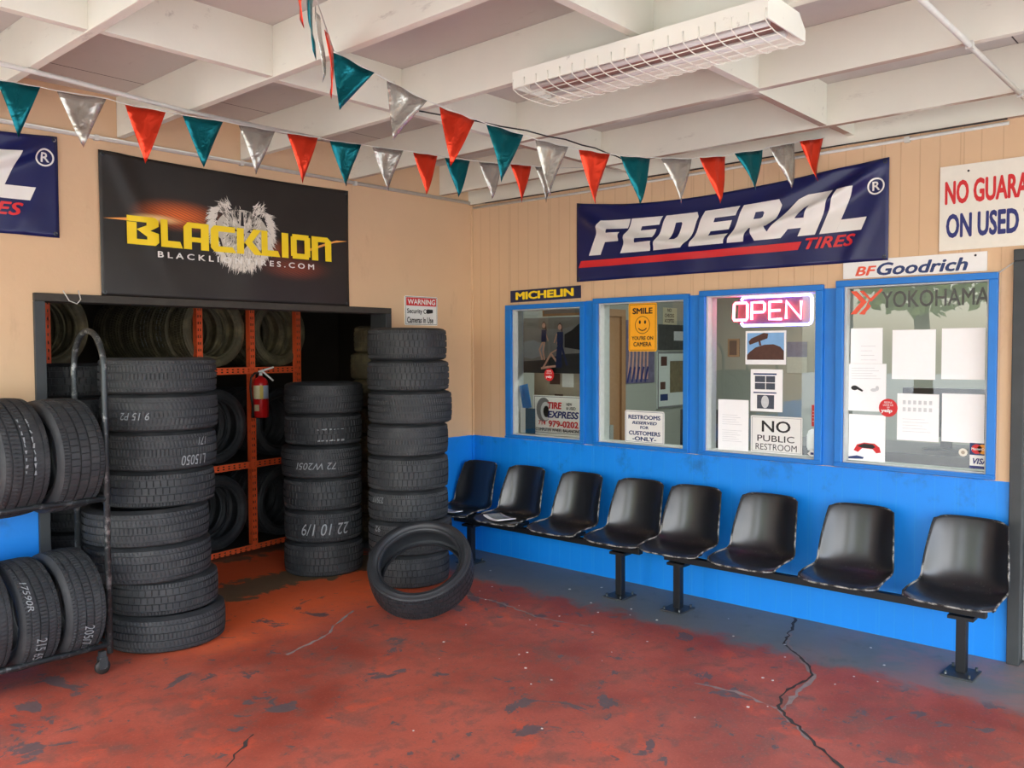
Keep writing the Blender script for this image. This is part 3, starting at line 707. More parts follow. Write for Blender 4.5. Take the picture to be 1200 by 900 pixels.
# ------------------------------------------------------------------ beam seating: two units of four shells
def shell():
    prof = [(.572, .338), (.571, .366), (.556, .393), (.518, .410), (.45, .412), (.38, .409), (.32, .403), (.27, .402), (.232, .410), (.203, .432), (.184, .468), (.170, .515), (.157, .57), (.144, .625), (.131, .68), (.120, .725), (.112, .752), (.108, .766)]
    hw = [.196, .204, .210, .214, .214, .213, .211, .209, .208, .206, .204, .201, .197, .192, .186, .180, .175, .166]
    NU = 20; vs = []; n = len(prof)
    for i, ((o, z), w_) in enumerate(zip(prof, hw)):
        t = i/(n-1)
        for j in range(NU+1):
            u = -1+2*j/NU; a = abs(u)
            q_ = min(1, t/.5); up = .040*a**3.5*q_*q_*(3-2*q_)
            fw = (.070*a**2.4)*min(1, max(0, (t-.35)/.25))*(1-.40*max(0, (t-.7)/.3))
            rnd = -.065*a**5*max(0, 1-t/.22)
            if i < 3: z = z+(.400-z)*a**4
            tz = -.016*a**8*max(0, (t-.93)/.07)
            vs.append((u*w_, -(o+fw+rnd), z+up*max(0, min(1, 1-(t-.5)/.35))+tz))
    fs = []
    for i in range(n-1):
        for j in range(NU): k = i*(NU+1)+j; fs.append((k, k+1, k+NU+2, k+NU+1))
    edge = [vs[j] for j in range(NU+1)]+[vs[i*(NU+1)+NU] for i in range(1, n)]+[vs[(n-1)*(NU+1)+j] for j in range(NU-1, -1, -1)]+[vs[i*(NU+1)] for i in range(n-2, 0, -1)]
    return vs, fs, edge
SV, SF, SE = shell()
seat_data = []
def bench(name, label, ys, posts):
    y0 = ys[0]; root = thing(name, label, 'seating', (0, y0, 0), -PI/2)
    for y in ys:
        dx = -(y-y0)
        if not seat_data:
            s = MB().add(SV, SF, 0, True).build('seat', M_seat, root)
            so = s.modifiers.new('solid', 'SOLIDIFY'); so.thickness = .007; so.offset = -1
            sb = s.modifiers.new('sub', 'SUBSURF'); sb.levels = 1; sb.render_levels = 1
            e = MB().tube([Vector(p)+Vector((0, 0, -.002)) for p in SE], .0052, 8, closed=True).build('edge', M_seatedge, s, 'worn pale rim of the seat shell')
            u = MB(); u.box(-.09, .09, -.42, -.24, .3462, .372); u.box(-.055, .055, -.40, -.27, .372, .398); u.build('bracket', M_bench, s)
            seat_data.append(s)
        else:
            s0 = seat_data[0]; s = s0.copy(); C.objects.link(s); s.parent = root
            for ch in s0.children: c = ch.copy(); C.objects.link(c); c.parent = s
        s.location = (dx, 0, 0); s.rotation_euler = (0, 0, random.uniform(-.03, .03))
    xa = -(max(ys)-y0)-.12; xb = -(min(ys)-y0)+.12
    MB().box(xa, xb, -.352, -.308, .306, .346).build('beam', M_bench, root, bevel=.003)
    for y in posts:
        dx = -(y-y0)
        p = MB().box(dx-.024, dx+.024, -.356, -.308, .012, .302).build('post', M_bench, root, bevel=.003)
        MB().box(dx-.075, dx+.075, -.43, -.25, 0, .010).build('base_plate', M_dark, p, bevel=.002)
        for ex, ey in ((-.055, -.41), (.055, -.41), (-.055, -.27), (.055, -.27)): MB().lathe([(.001, .028), (.007, .028), (.007, .010)], 8, Matrix.Translation((dx+ex, ey, 0))).build('bolt', M_cart, p)
        MB().box(dx-.06, dx+.06, -.375, -.29, .285, .3015).build('gusset', M_bench, p)
    return root
bench('beam_seating', 'row of four black plastic seats on a steel beam nearest the corner', [-.245, -.728, -1.255, -1.748], [-.30, -1.705])
bench('beam_seating', 'row of four black plastic seats on a steel beam below the large windows', [-2.175, -2.68, -3.22, -3.79], [-2.150, -3.80])
# magazines on the corner seats
def magazine(label, x, y, z, rz, wd, dp, bend, cover):
    m = MB(); N = 10; vs = []
    for lay in (0, 1):
        for i in range(N+1):
            t = i/N-.5; zz = bend*(4*t*t)+lay*.008
            vs += [(t*wd, -dp/2, zz), (t*wd, dp/2, zz)]
    k = 2*(N+1); fs = []
    for i in range(N):
        fs += [(2*i, 2*i+1, 2*i+3, 2*i+2), (k+2*i, k+2*i+2, k+2*i+3, k+2*i+1), (2*i, 2*i+2, k+2*i+2, k+2*i), (2*i+1, k+2*i+1, k+2*i+3, 2*i+3)]
    fs += [(0, k, k+1, 1), (2*N, 2*N+1, k+2*N+1, k+2*N)]
    r = thing('magazine', label, 'magazine', (x, y, z), rz)
    m.add(vs, fs, 0, True); m.build('pages', M_paper, r)
    c = MB(); cv = []
    for i in range(N+1):
        t = i/N-.5; zz = bend*(4*t*t)+.0088; cv += [(t*wd*.86, -dp*.36, zz), (t*wd*.86, dp*.36, zz)]
    c.add(cv, [(2*i, 2*i+1, 2*i+3, 2*i+2) for i in range(N)], 0, True); c.build('cover_print', cover, r)
magazine('white folded newspaper on the second seat from the corner', -.47, -.73, .4165, -PI/2-.35, .24, .15, .012, plain('newsprint', lin(150, 160, 160), .7, var=.4, scale=60))
magazine('curled white paper along the front of the corner seat', -.515, -.25, .4165, -PI/2-.15, .26, .06, .016, M_lgrey)

# ------------------------------------------------------------------ banners with folds
class Banner(Sign):
    def __init__(s, name, label, side, a, b, z0, z1, fold, top=lambda t: 0.0, mat=None, step=.03):
        Sign.__init__(s, name, label, 'banner', side, a, b, z0, z1, None, off=.003); s.fold = fold; s.top = top
        nx, nz = int(s.w/.022), int(s.h/.022); vs = []; fs = []
        for i in range(nx+1):
            for j in range(nz+1):
                u = s.w*i/nx; v = s.h*j/nz; vs.append(s.at(u, v, 0))
        for i in range(nx):
            for j in range(nz): k = i*(nz+1)+j; fs.append((k, k+nz+1, k+nz+2, k+1))
        o = MB().add(vs, fs, 0, True).build('sheet', mat, s.root); so = o.modifiers.new('solid', 'SOLIDIFY'); so.thickness = .0015; so.offset = 1 
        for (u, v) in ((.02, .02), (.02, s.h-.02), (s.w-.02, .02), (s.w-.02, s.h-.02)):
            p = s.at(u, v, .003); gm = MB(); gm.lathe([(.006, .002), (.011, .003), (.012, 0)], 14, Matrix.Translation(p) @ Matrix.Rotation(PI/2, 4, 'X'))
            gm.build('grommet', M_cart, s.root)
    def at(s, u, v, lift):
        t = u/s.w; f = v/s.h; dz = s.top(t)*f**2
        return (u, -(.004+s.fold(t, f)+lift), v+dz)
    def _fn(s, lift=None): 
        l = .0060+.0012*s.k if lift is None else lift; return lambda u, v: s.at(u, v, l)
    def text(s, txt, x0, x1, z0, z1, mat, bold=0.02, shear=0.0, space=1.0, name='lettering', label=None):
        vs, fs = glyph_mesh(txt, bold, shear, space); vs = fit(vs, x0, x1, z0, z1); v3, f3 = flat2d(vs, fs, s._fn(), .02)
        return MB().add(v3, f3, 0, True).build(name, mat, s.root, label)
    def polys(s, polys, mat, name='print', label=None, lift=None, step=.014):
        m = MB()
        for i, p in enumerate(polys):
            e = (i % 24)*.00002+1e-6; p = [(q[0], q[1], e) for q in p]
            v3, f3 = flat2d(p, [tuple(range(len(p)))], s._fn(lift), step); m.add(v3, f3, 0, True)
        return m.build(name, mat, s.root, label)
def g_(x, w_): return math.exp(-(x/w_)**2)
def fold_fed(t, f):
    edge = min(1, min(t, 1-t)/.06)
    swag = .93-.62*4*t*(1-t)*.92 + .10*(t-.5)
    d = .042*g_(f-swag, .07)*edge + .016*g_(f-swag-.30, .10)*edge*(1 if f < 1 else 1)
    d += .010*math.sin(t*34+f*3)*max(0, .35-f)*2*edge + .012*g_((t-f*.12)-.90, .02)*(1-f)
    return max(0.0, d+.004)
def fold_lion(t, f):
    d = .014*g_((t-.05)-(1-f)*.22, .035)*f + .008*g_(t-.55-.05*f, .10)*(1-f)*1.5 + .006*math.sin(t*9+f*4)*.5
    return max(0.0, d+.005)
def vinyl(name, col):
    t = NT(name); n = t.noise(5, 4); t.base(t.mix(n, tuple(c*.88 for c in col), tuple(c*1.1 for c in col))); t.rough(.34); t.b.inputs['Specular IOR Level'].default_value = .5
    t.bump(n, .12, .01); return t.m
M_vnavy = vinyl('navy_vinyl', lin(22, 30, 86)); M_vwhite = vinyl('white_vinyl_print', lin(238, 236, 230)); M_vred = vinyl('red_vinyl_print', lin(214, 44, 50))
def federal(label, side, a, b, z0, z1):
    s = Banner('banner', label, side, a, b, z0, z1, fold_fed, lambda t: -.085*4*t*(1-t)*(1.15-.6*t), M_vnavy)
    k = s.w/2.214
    s.polys(logo(FED, 'FEDERAL', [1, 1, 1.06, 1, 1.08, 1.08, .95], .115*k, 2.055*k, .185, .445, .105, .42), M_vwhite, 'lettering', 'white FEDERAL lettering')
    s.polys([[(.022, .100), (1.69*k, .100), (1.712*k, .150), (.044, .150)]], M_vred, 'stripe', 'red stripe')
    s.text('TIRES', 1.735*k, 2.035*k, .098, .168, M_vred, .03, .35, 1.05)
    s.polys(ring(2.145*k, .425, .039, .048), M_vwhite, 'mark', 'white registered mark'); s.text('R', 2.125*k, 2.168*k, .40, .452, M_vwhite, .02)
    return s
federal('navy FEDERAL TIRES banner above the windows', 'R', -1.092, -3.306, 2.152, 2.728)
federal('navy banner cut off by the photo edge beside the black lion banner', 'B', -5.42, -3.206, 2.270, 2.815)
def lion_mat():
    t = NT('black_lion_vinyl'); x, y, z = t.xyz(); n = t.noise(4, 4)
    c = t.mix(n, lin(24, 22, 20), lin(44, 40, 36))
    def blob(cx, cz, rx, rz, lo, hi):
        dx = t.math('DIVIDE', t.math('SUBTRACT', x, cx), rx); dz = t.math('DIVIDE', t.math('SUBTRACT', z, cz), rz)
        r = t.math('SQRT', t.math('ADD', t.math('MULTIPLY', dx, dx), t.math('MULTIPLY', dz, dz))); return t.math('SUBTRACT', 1.0, t.ramp(r, lo, hi))
    wv = t.math('ADD', .75, t.math('MULTIPLY', .25, t.math('SINE', t.math('MULTIPLY', t.math('ADD', z, t.math('MULTIPLY', x, .35)), 420))))
    g1 = t.math('MULTIPLY', blob(.47, .50, .34, .11, 0, 1), wv)
    c = t.mix(g1, c, lin(236, 112, 40)); c = t.mix(blob(.33, .465, .20, .035, 0, 1), c, lin(255, 214, 150))
    c = t.mix(t.math('MULTIPLY', blob(1.28, .24, .34, .10, 0, 1), t.math('MULTIPLY', wv, .45)), c, lin(190, 80, 40))
    c = t.mix(t.math('MULTIPLY', blob(1.15, .36, .26, .08, 0, 1), .6), c, lin(150, 70, 30))
    t.base(c); t.rough(.42); t.bump(n, .1, .01); return t.m
lb = Banner('banner', 'black banner with a lion face and yellow lettering above the storeroom opening', 'B', -2.990, -1.262, 1.968, 2.785, fold_lion, lambda t: -.012*4*t*(1-t), lion_mat())
# flare tails
M_flare = plain('flare_print', lin(246, 168, 84), .45)
lb.polys([[(.015, .437), (.15, .455), (.30, .474), (.30, .446), (.15, .438)]], M_flare, 'flare', 'orange flare streak'); lb.polys([[(1.715, .46), (1.60, .44), (1.50, .405), (1.38, .36), (1.40, .385), (1.52, .428), (1.62, .458)]], M_flare, 'flare', 'orange flare streak')
# the lion: strands of fur
rnd = random.Random(3); CX, CZ = .885, .425
fur = {0: [], 1: [], 2: []}
lb.polys([[(CX+.19*math.cos(a)*(1 if math.sin(a) > -.1 else .80-.12*abs(math.sin(a))), CZ+(.165 if math.sin(a) > 0 else .225)*math.sin(a)) for a in [2*PI*q/40 for q in range(40)]]], plain('fur_base', lin(196, 190, 176), .5), 'lion_print', 'lion face in black and white', .0030)
def strand(px, pz, dx, dz, ln, wv, k):
    l = math.hypot(dx, dz) or 1; dx /= l; dz /= l; ex, ez = dx+rnd.uniform(-.25, .25), dz+rnd.uniform(-.25, .25)
    fur[k].append([(px-dz*wv, pz+dx*wv), (px+dz*wv, pz-dx*wv), (px+dx*ln*.55+dz*wv*.8, pz+dz*ln*.55-dx*wv*.8), (px+ex*ln, pz+ez*ln), (px+dx*ln*.55-dz*wv*.8, pz+dz*ln*.55+dx*wv*.8)])
for i in range(1500):   # mane: falls outwards and down from the brow, beard below
    sd_ = rnd.choice((-1, 1)); q = rnd.random()
    if q < .62:
        t = rnd.random(); x = sd_*(.080+.125*math.sin(PI*(.25+.62*t))*rnd.uniform(.75, 1.1)); z = .165-.30*t
        strand(CX+x, CZ+z, sd_*(.9-.7*t), -.25-1.1*t, rnd.uniform(.03, .07), rnd.uniform(.002, .0045), (0, 0, 0, 1, 2)[rnd.randint(0, 4)])
    elif q < .80:      # ears and crown tufts
        x = sd_*rnd.uniform(.07, .15); strand(CX+x, CZ+rnd.uniform(.13, .20), sd_*.7, 1.0 if rnd.random() < .6 else .2, rnd.uniform(.02, .05), .0028, (0, 1, 2)[rnd.randint(0, 2)])
    else:              # beard
        x = rnd.uniform(-.13, .13); z = -.13-.09*rnd.random()*(1-(x/.15)**2); strand(CX+x, CZ+z, x*3, -1, rnd.uniform(.02, .055), .003, (0, 0, 1)[rnd.randint(0, 2)])
for i in range(620):   # face: pale brow, cheeks and muzzle around dark eyes and nose
    x = rnd.uniform(-.125, .125); z = rnd.uniform(-.15, .17); a = abs(x)
    if abs(a-.060) < .032 and .0 < z < .05: continue
    if a < .030 and -.09 < z < -.03: continue
    if a < .012 and z > 0: continue
    k = 0 if (.015 < a < .06 and .05 < z < .10) or (z < -.05) or (a < .03) or a > .09 else (1 if rnd.random() < .6 else 2)
    if rnd.random() < .12 or (z > .10 and rnd.random() < .45): k = 2
    strand(CX+x, CZ+z, x*6, 1.0 if z > .02 else -1.0, rnd.uniform(.012, .028), rnd.uniform(.002, .0035), k)
for k, m in ((2, plain('fur_dark', lin(40, 38, 34), .5)), (1, plain('fur_mid', lin(150, 145, 134), .5)), (0, plain('fur_light', lin(226, 220, 208), .5))):
    lb.polys(fur[k], m, 'lion_print', None, .0034+.0003*(2-k), step=None)
eye = [];
for s_ in (-1, 1):
    eye.append([(CX+s_*.030, CZ+.022), (CX+s_*.060, CZ+.048), (CX+s_*.096, CZ+.050), (CX+s_*.070, CZ+.020)])
lb.polys(eye+[[(CX-.006, CZ+.15), (CX+.006, CZ+.15), (CX+.012, CZ+.06), (CX-.012, CZ+.06)], [(CX-.05, CZ+.15), (CX-.036, CZ+.15), (CX-.022, CZ+.075), (CX-.03, CZ+.075)], [(CX+.05, CZ+.15), (CX+.036, CZ+.15), (CX+.022, CZ+.075), (CX+.03, CZ+.075)], [(CX-.030, CZ-.065), (CX, CZ-.10), (CX+.030, CZ-.065), (CX+.022, CZ-.05), (CX-.022, CZ-.05)]], M_black, 'lion_print', None, .0042)
lb.polys([disc(CX+s_*.062, CZ+.034, .010, n=10) for s_ in (-1, 1)], plain('lion_eye', lin(196, 186, 160), .4), 'lion_print', None, .0046)
lb.k = 3
lb.polys(logo(BL, 'BLACKLIOn', [1.15, .80, 1.0, 1.0, .98, .82, .40, .95, 1.0], .147, 1.572, .305, .470, .075), M_yel, 'lettering', 'yellow BLACKLION lettering')
lb.text('BLACKLIONTIRES.COM', .325, 1.425, .240, .277, M_vwhite, .025, 0, 1.6)
# ------------------------------------------------------------------ rigid signs
s = Sign('sign', 'white warning sign about security cameras on the peach wall', 'sign', 'B', -.737, -.400, 1.846, 2.070, M_white, rad=.012)
s.rect(.014, .323, .150, .212, M_red, 'header'); s.k = 2
s.text('WARNING', .026, .311, .160, .202, M_white, .03); s.text('Security', .020, .175, .080, .128, M_black, .025); s.text('Cameras In Use', .020, .290, .018, .064, M_black, .025)
s.polys([disc(.205, .108, .018)], M_black, 'icon'); s.k = 3; s.polys([disc(.205, .108, .012)], M_white, 'icon'); s.polys([[(.225, .090), (.285, .098), (.285, .124), (.225, .126)], disc(.232, .108, .017)], M_black, 'icon')
s.k = 1; s.outline(.006, .331, .006, .218, .003, M_black)
s = Sign('sign', 'small navy MICHELIN sign above the corner window', 'sign', 'R', -.435, -1.123, 2.026, 2.118, plain('navy_plate', lin(30, 36, 72), .5), t=.012, tilt=-.012)
s.text('MICHELIN', .055, .630, .017, .078, M_yel, .05)
s = Sign('sign', 'long white BFGoodrich sign above the rightmost window', 'sign', 'R', -3.053, -3.808, 2.060, 2.163, M_white, t=.01)
s.text('BF', .070, .190, .012, .066, M_redorange, .03, .25); s.text('Goodrich', .192, .665, .008, .080, M_navy2, .03, .25)
s.polys([disc(.70, .085, .006)], M_black, 'screw')
s = Sign('sign', 'white sign about used tires at the right photo edge', 'sign', 'R', -3.572, -4.25, 2.180, 2.632, M_cream, t=.008)
s.text('NO GUARANTEE', .026, .60, .245, .372, M_red, .04, 0, 1.0); s.text('ON USED TIRES', .034, .60, .065, .196, M_navy, .04, 0, 1.0)
s.polys([disc(.14, .415, .006)], M_black, 'screw')
# on the glass
GX = .0475
def gsign(name, label, cat, a, b, z0, z1, mat, t=.003, rad=0.0, **k): return Sign(name, label, cat, 'R', a, b, z0, z1, mat, t=t, rad=rad, x=GX, **k)
s = gsign('sign', 'yellow smile you are on camera sign in the second window', 'sign', -1.512, -1.745, 1.640, 1.978, M_amber, rad=.014)
s.outline(.008, .225, .008, .330, .003, M_black); s.text('SMILE', .034, .200, .262, .305, M_black, .035); s.polys(ring(.117, .185, .058, .062), M_black, 'smiley_face')
s.polys([disc(.095, .205, .008, .013), disc(.139, .205, .008, .013)]+stroke([(.085, .162), (.10, .150), (.117, .146), (.134, .150), (.149, .162)], .007), M_black, 'smiley_face')
s.text("YOU'RE ON", .028, .205, .080, .107, M_black, .03); s.text('CAMERA', .042, .192, .035, .066, M_black, .03)
s = gsign('sign', 'white restrooms reserved for customers sign in the second window', 'sign', -1.482, -1.808, .993, 1.222, M_white, rad=.014)
s.outline(.007, .319, .007, .222, .0025, M_navy2)
for tx, a, b, z, hh, sh in (('RESTROOMS', .030, .296, .168, .030, 0), ('RESERVED', .062, .268, .132, .022, .25), ('FOR', .130, .200, .100, .022, 0), ('CUSTOMERS', .034, .296, .055, .030, 0), ('-ONLY-', .064, .262, .016, .030, 0)): s.text(tx, a, b, z, z+hh, M_navy2, .04, sh)
s = gsign('sign', 'white no public restroom sign in the third window', 'sign', -2.452, -2.792, .997, 1.230, M_white, rad=.006)
s.outline(.008, .332, .008, .225, .002, M_greyp)
s.text('NO', .075, .265, .132, .205, M_black, .015); s.text('PUBLIC', .045, .290, .072, .112, M_black, .005); s.text('RESTROOM', .034, .306, .018, .058, M_black, -.002)
def lines(s, z0, z1, n, x0, x1, mat, w_=.002):
    s.polys([[(x0, z), (x0+(x1-x0)*(1-.35*((i*7) % 5)/5), z), (x0+(x1-x0)*(1-.35*((i*7) % 5)/5), z+w_), (x0, z+w_)] for i in range(n) for z in [z0+(z1-z0)*i/max(1, n-1)]], mat, 'print')
s = gsign('poster', 'picture of a brown tire against blue sky below the OPEN sign', 'poster', -2.411, -2.682, 1.555, 1.768, M_paper)
s.rect(.012, .259, .030, .200, M_skyp); s.k = 2
s.polys([[(.012, .030), (.259, .030), (.259, .085), (.235, .112), (.19, .128), (.13, .125), (.07, .108), (.03, .08), (.012, .06)], [(.03, .125), (.15, .165), (.155, .195), (.125, .20), (.04, .165), (.022, .145)], [(.095, .120), (.11, .120), (.10, .160), (.088, .160)]], M_brownp)
s = gsign('notice', 'white notice with four small photos and a wheel in the third window', 'notice', -2.448, -2.662, 1.258, 1.525, M_paper)
s.polys([R_(.03, .10, .185, .225), R_(.105, .165, .185, .225), R_(.03, .10, .14, .18), R_(.105, .165, .14, .18), R_(.045, .16, .018, .105)], plain('dim_photo', lin(70, 76, 88), .6, var=.5, scale=90)); s.polys([R_(.02, .175, .232, .242), R_(.02, .175, .115, .123)], M_navy2)
s.k = 2; s.polys([disc(.10, .062, .026, .040)], M_lgrey)
s = gsign('notice', 'tall typed notice at the lower left of the third window', 'notice', -2.220, -2.434, .994, 1.325, M_paper); lines(s, .17, .23, 5, .03, .17, M_lgrey); lines(s, .06, .13, 6, .03, .17, M_lgrey)
s = gsign('sticker', 'small red card at the right edge of the third window', 'sticker', -2.850, -2.880, 1.182, 1.312, M_red); lines(s, .03, .09, 4, .004, .026, M_white)
s = gsign('sticker', 'white diamond decal at the bottom right of the third window', 'sticker', -2.825, -2.880, .994, 1.045, None)
s.polys([[(.0, .018), (.028, .0), (.055, .018), (.028, .05)]], M_white); s.k = 2; s.polys([[(.02, .014), (.045, .014), (.04, .028), (.02, .028)]], M_navy)
P4 = [('pA', -3.080, -3.262, 1.566, 1.772, 'white sheet at the top left of the rightmost window'), ('pB', -3.066, -3.285, 1.288, 1.565, 'white sheet with two dark sketches in the rightmost window'), ('pC', -3.075, -3.284, .996, 1.268, 'white sheet with a red and black part at the bottom left of the rightmost window'),
      ('pD', -3.316, -3.547, 1.479, 1.758, 'blank white sheet at the upper middle of the rightmost window'), ('pE', -3.578, -3.794, 1.483, 1.762, 'blank white sheet at the upper right of the rightmost window'),
      ('pF', -3.348, -3.570, 1.133, 1.398, 'white sheet with faint rows of print in the rightmost window'), ('pG', -3.584, -3.796, 1.140, 1.405, 'blank white sheet at the lower right of the rightmost window')]
for i, (k, a, b, z0, z1, lab) in enumerate(P4):
    s = Sign('notice', lab, 'notice', 'R', a, b, z0, z1, M_paper, t=.0015, x=GX+.0005-.0004*(i % 3))
    if k == 'pA': lines(s, .02, .10, 4, .06, .15, M_lgrey)
    if k == 'pB': s.polys([disc(.040, .135, .020, .014), [(.05, .13), (.085, .112), (.09, .122), (.055, .145)]], M_black); s.polys([disc(.15, .125, .018, .010), disc(.17, .135, .010, .014)], M_lgrey); lines(s, .19, .25, 5, .02, .19, M_lgrey)
    if k == 'pC':
        s.polys([[(.03, .06), (.05, .095), (.09, .108), (.15, .105), (.178, .085), (.186, .055), (.16, .05), (.14, .072), (.08, .075), (.055, .05)]], M_red); s.k = 2; s.polys([[(.05, .085), (.09, .102), (.14, .100), (.155, .085), (.14, .075), (.08, .077)]], M_black); s.polys([[(.0, .02), (.05, .03), (.09, .022), (.085, .012), (.0, .008)]], M_navy2)
    if k == 'pF':
        for zz in (.165, .205): s.polys([R_(.03+.028*q, .046+.028*q, zz, zz+.022) for q in range(6)], M_lgrey)
        lines(s, .05, .12, 5, .03, .18, M_lgrey)
s = gsign('sticker', 'round red review sticker in the rightmost window', 'sticker', -3.247, -3.350, 1.261, 1.365, None)
s.polys([disc(.052, .052, .052)], M_red, 'disc'); s.k = 2; s.text('PEOPLE', .030, .074, .078, .088, M_white, .01); s.text('LOVE US', .024, .080, .063, .073, M_white, .01); s.text('ON', .044, .060, .051, .059, M_white, .01); s.text('yelp', .012, .076, .020, .047, M_white, .04)
s = gsign('sticker', 'bank card sticker at the bottom right of the rightmost window', 'sticker', -3.728, -3.826, 1.005, 1.142, M_white)
s.rect(0, .098, .072, .137, M_navy2); s.rect(0, .098, 0, .014, M_navy); s.k = 2; s.polys([disc(.034, .105, .026)], M_red); s.polys([disc(.064, .105, .026)], plain('card_orange', lin(244, 160, 40), .5)); s.k = 3
s.text('MasterCard', .008, .092, .099, .112, M_white, .02, .1); s.text('VISA', .016, .088, .024, .056, M_navy, .03, .25)
s = gsign('sticker', 'pale round decal beside the bank card sticker', 'sticker', -3.672, -3.718, 1.064, 1.110, None); s.polys([disc(.023, .023, .022)], M_cream, 'disc'); s.k = 2; s.polys([disc(.023, .023, .010)], M_tanp)
ym = Sign('window_lettering', 'YOKOHAMA lettering with a red chevron mark on the rightmost window', 'sign', 'R', -3.075, -3.812, 1.840, 2.0, None, t=.0, x=.0495)
M_vgrey = plain('dark_grey_vinyl', lin(78, 78, 74), .5)
ym.text('YOKOHAMA', .178, .735, .045, .140, M_vgrey, .012)
chev = []
for i in range(4): 
    y = .010+i*.030; chev.append([(.02, y+.040), (.085, y+.052), (.085, y+.066), (.02, y+.054)])
ym.polys([[(.0, .150), (.035, .150), (.095, .085), (.035, .015), (.0, .015), (.060, .085)]]+[[(.075+.02*i, .012+.034*i), (.085+.02*i, .012+.034*i), (.11, .085), (.185-.0*i, .150), (.165, .150), (.10, .085)] for i in range(1)]+[[(.050, .150), (.075, .150), (.115, .105), (.175, .158), (.185, .150), (.12, .085), (.085, .118)]]+[[(.050, .015), (.078, .012), (.120, .060), (.105, .072)]], M_redorange, 'chevron', 'red chevron mark')
# neon sign
ns = thing('neon_sign', 'lit OPEN neon sign with a blue border in the third window', 'neon sign', (.070, -2.308, 1.792), -PI/2)
W, H = .535, .205
MB().box(.03, W-.02, .012, .018, .02, H-.02).build('backing', M_back, ns)
Rr = .022
bt = [(.075, -.004, .012), (W-.03, -.004, .012)]+[(W-.03+Rr*math.sin(a), -.004, .034-Rr*math.cos(a)) for a in (PI/4, PI/2)]+[(W-.03+Rr, -.004, H-.034)]+[(W-.03+Rr*math.cos(a), -.004, H-.034+Rr*math.sin(a)) for a in (PI/4, PI/2)]+[(.075, -.004, H-.012)]
def up2(q): return (q[0], q[1], q[2])
MB().tube(bt, .0085, 10).build('border_tube', M_neonb, ns)
bt2 = [(.075, -.004, .012), (.060, -.004, .022)]; MB().tube([(.075, -.004, H-.012), (.062, -.004, H-.030)], .0085, 10).build('border_tube', M_neonb, ns); MB().tube([(.075, -.004, .012), (.062, -.004, .030)], .0085, 10).build('border_tube', M_neonb, ns)
def nl(pts, closed=False): return MB().tube([(x, -.006, z) for x, z in pts], .0085, 10, closed=closed).build('letter_tube', M_neonr, ns)
z0, z1 = .048, .158
nl([(.012, z0), (.096, z0), (.104, z0+.010), (.104, z1-.010), (.096, z1), (.020, z1), (.012, z1-.010), (.008, z0+.010)], True)
nl([(.135, z0), (.135, z1), (.210, z1), (.222, z1-.012), (.222, z0+.058), (.212, z0+.048), (.140, z0+.048)])
nl([(.335, z1), (.255, z1), (.255, z0), (.335, z0)]); nl([(.258, (z0+z1)/2), (.325, (z0+z1)/2)])
nl([(.365, z0), (.365, z1), (.460, z0), (.460, z1)])
for x in (.12, .40): MB().tube([(x, .015, H-.02), (x, .012, H+.10)], .002, 6).build('hanger', M_cable, ns)
# window 1 contents
s = Sign('poster', 'poster of three women beside a car in the corner window', 'poster', 'R', -.424, -1.13, 1.472, 1.905, plain('poster_ground', lin(124, 124, 122), .5, var=.3, scale=8), t=.004, x=.122)
s.polys([[(0, .0), (.7, .0), (.7, .16), (.45, .15), (.2, .10), (0, .09)]], plain('poster_shadow', lin(46, 46, 48), .5)); s.k = 2
s.polys([[(.45, .20), (.60, .18), (.70, .20), (.70, .42), (.62, .40), (.52, .33), (.45, .30)]], M_black); s.polys([[(0, .13), (.12, .11), (.24, .14), (.26, .22), (.14, .26), (.05, .25), (0, .23)]], plain('car_silver', lin(140, 148, 154), .4)); s.polys([[(0, .36), (.42, .34), (.70, .40), (.70, .43), (0, .43)]], plain('poster_wall', lin(120, 116, 108), .6))
s.k = 3
def fig(x, z, sc_, pose):
    S = lambda p: (x+p[0]*sc_, z+p[1]*sc_)
    sk = []; cl = []; hr = []
    if pose == 0:
        sk += stroke([S((0, .42)), S((-.10, .25)), S((-.02, .02))], .045*sc_)+stroke([S((.05, .42)), S((.01, .22)), S((.05, .02))], .045*sc_)+stroke([S((.07, .66)), S((.16, .45))], .03*sc_)+[disc(*S((.03, .80)), .05*sc_, .06*sc_, 14)]
        cl += [[S(p) for p in ((-.04, .42), (.10, .42), (.11, .70), (-.03, .70))]]; hr += [[S(p) for p in ((-.03, .84), (.03, .90), (.09, .84), (.12, .66), (.07, .72), (-.01, .72))]]
    elif pose == 1:
        sk += [disc(*S((.03, .80)), .05*sc_, .06*sc_, 14)]+stroke([S((-.05, .66)), S((-.12, .48))], .03*sc_)
        cl += stroke([S((.0, .42)), S((.02, .2)), S((.07, .02))], .055*sc_)+stroke([S((.08, .42)), S((.15, .2)), S((.22, .02))], .055*sc_)+[[S(p) for p in ((-.04, .42), (.12, .42), (.12, .70), (-.04, .70))]]; hr += [[S(p) for p in ((-.03, .84), (.03, .90), (.09, .84), (.10, .66), (.06, .74), (.0, .74))]]
    else:
        sk += stroke([S((.02, .12)), S((-.20, .36)), S((-.42, .05))], .05*sc_)+stroke([S((.0, .08)), S((-.3, .05)), S((-.48, .02))], .05*sc_)+[disc(*S((.02, .60)), .05*sc_, .06*sc_, 14)]+stroke([S((-.02, .45)), S((-.18, .38))], .03*sc_)
        cl += [[S(p) for p in ((-.06, .04), (.12, .04), (.12, .52), (-.02, .52))]]; hr += [[S(p) for p in ((-.03, .64), (.03, .70), (.10, .62), (.12, .44), (.07, .52), (.0, .54))]]
    return sk, cl, hr
SK, CL, HR = [], [], []
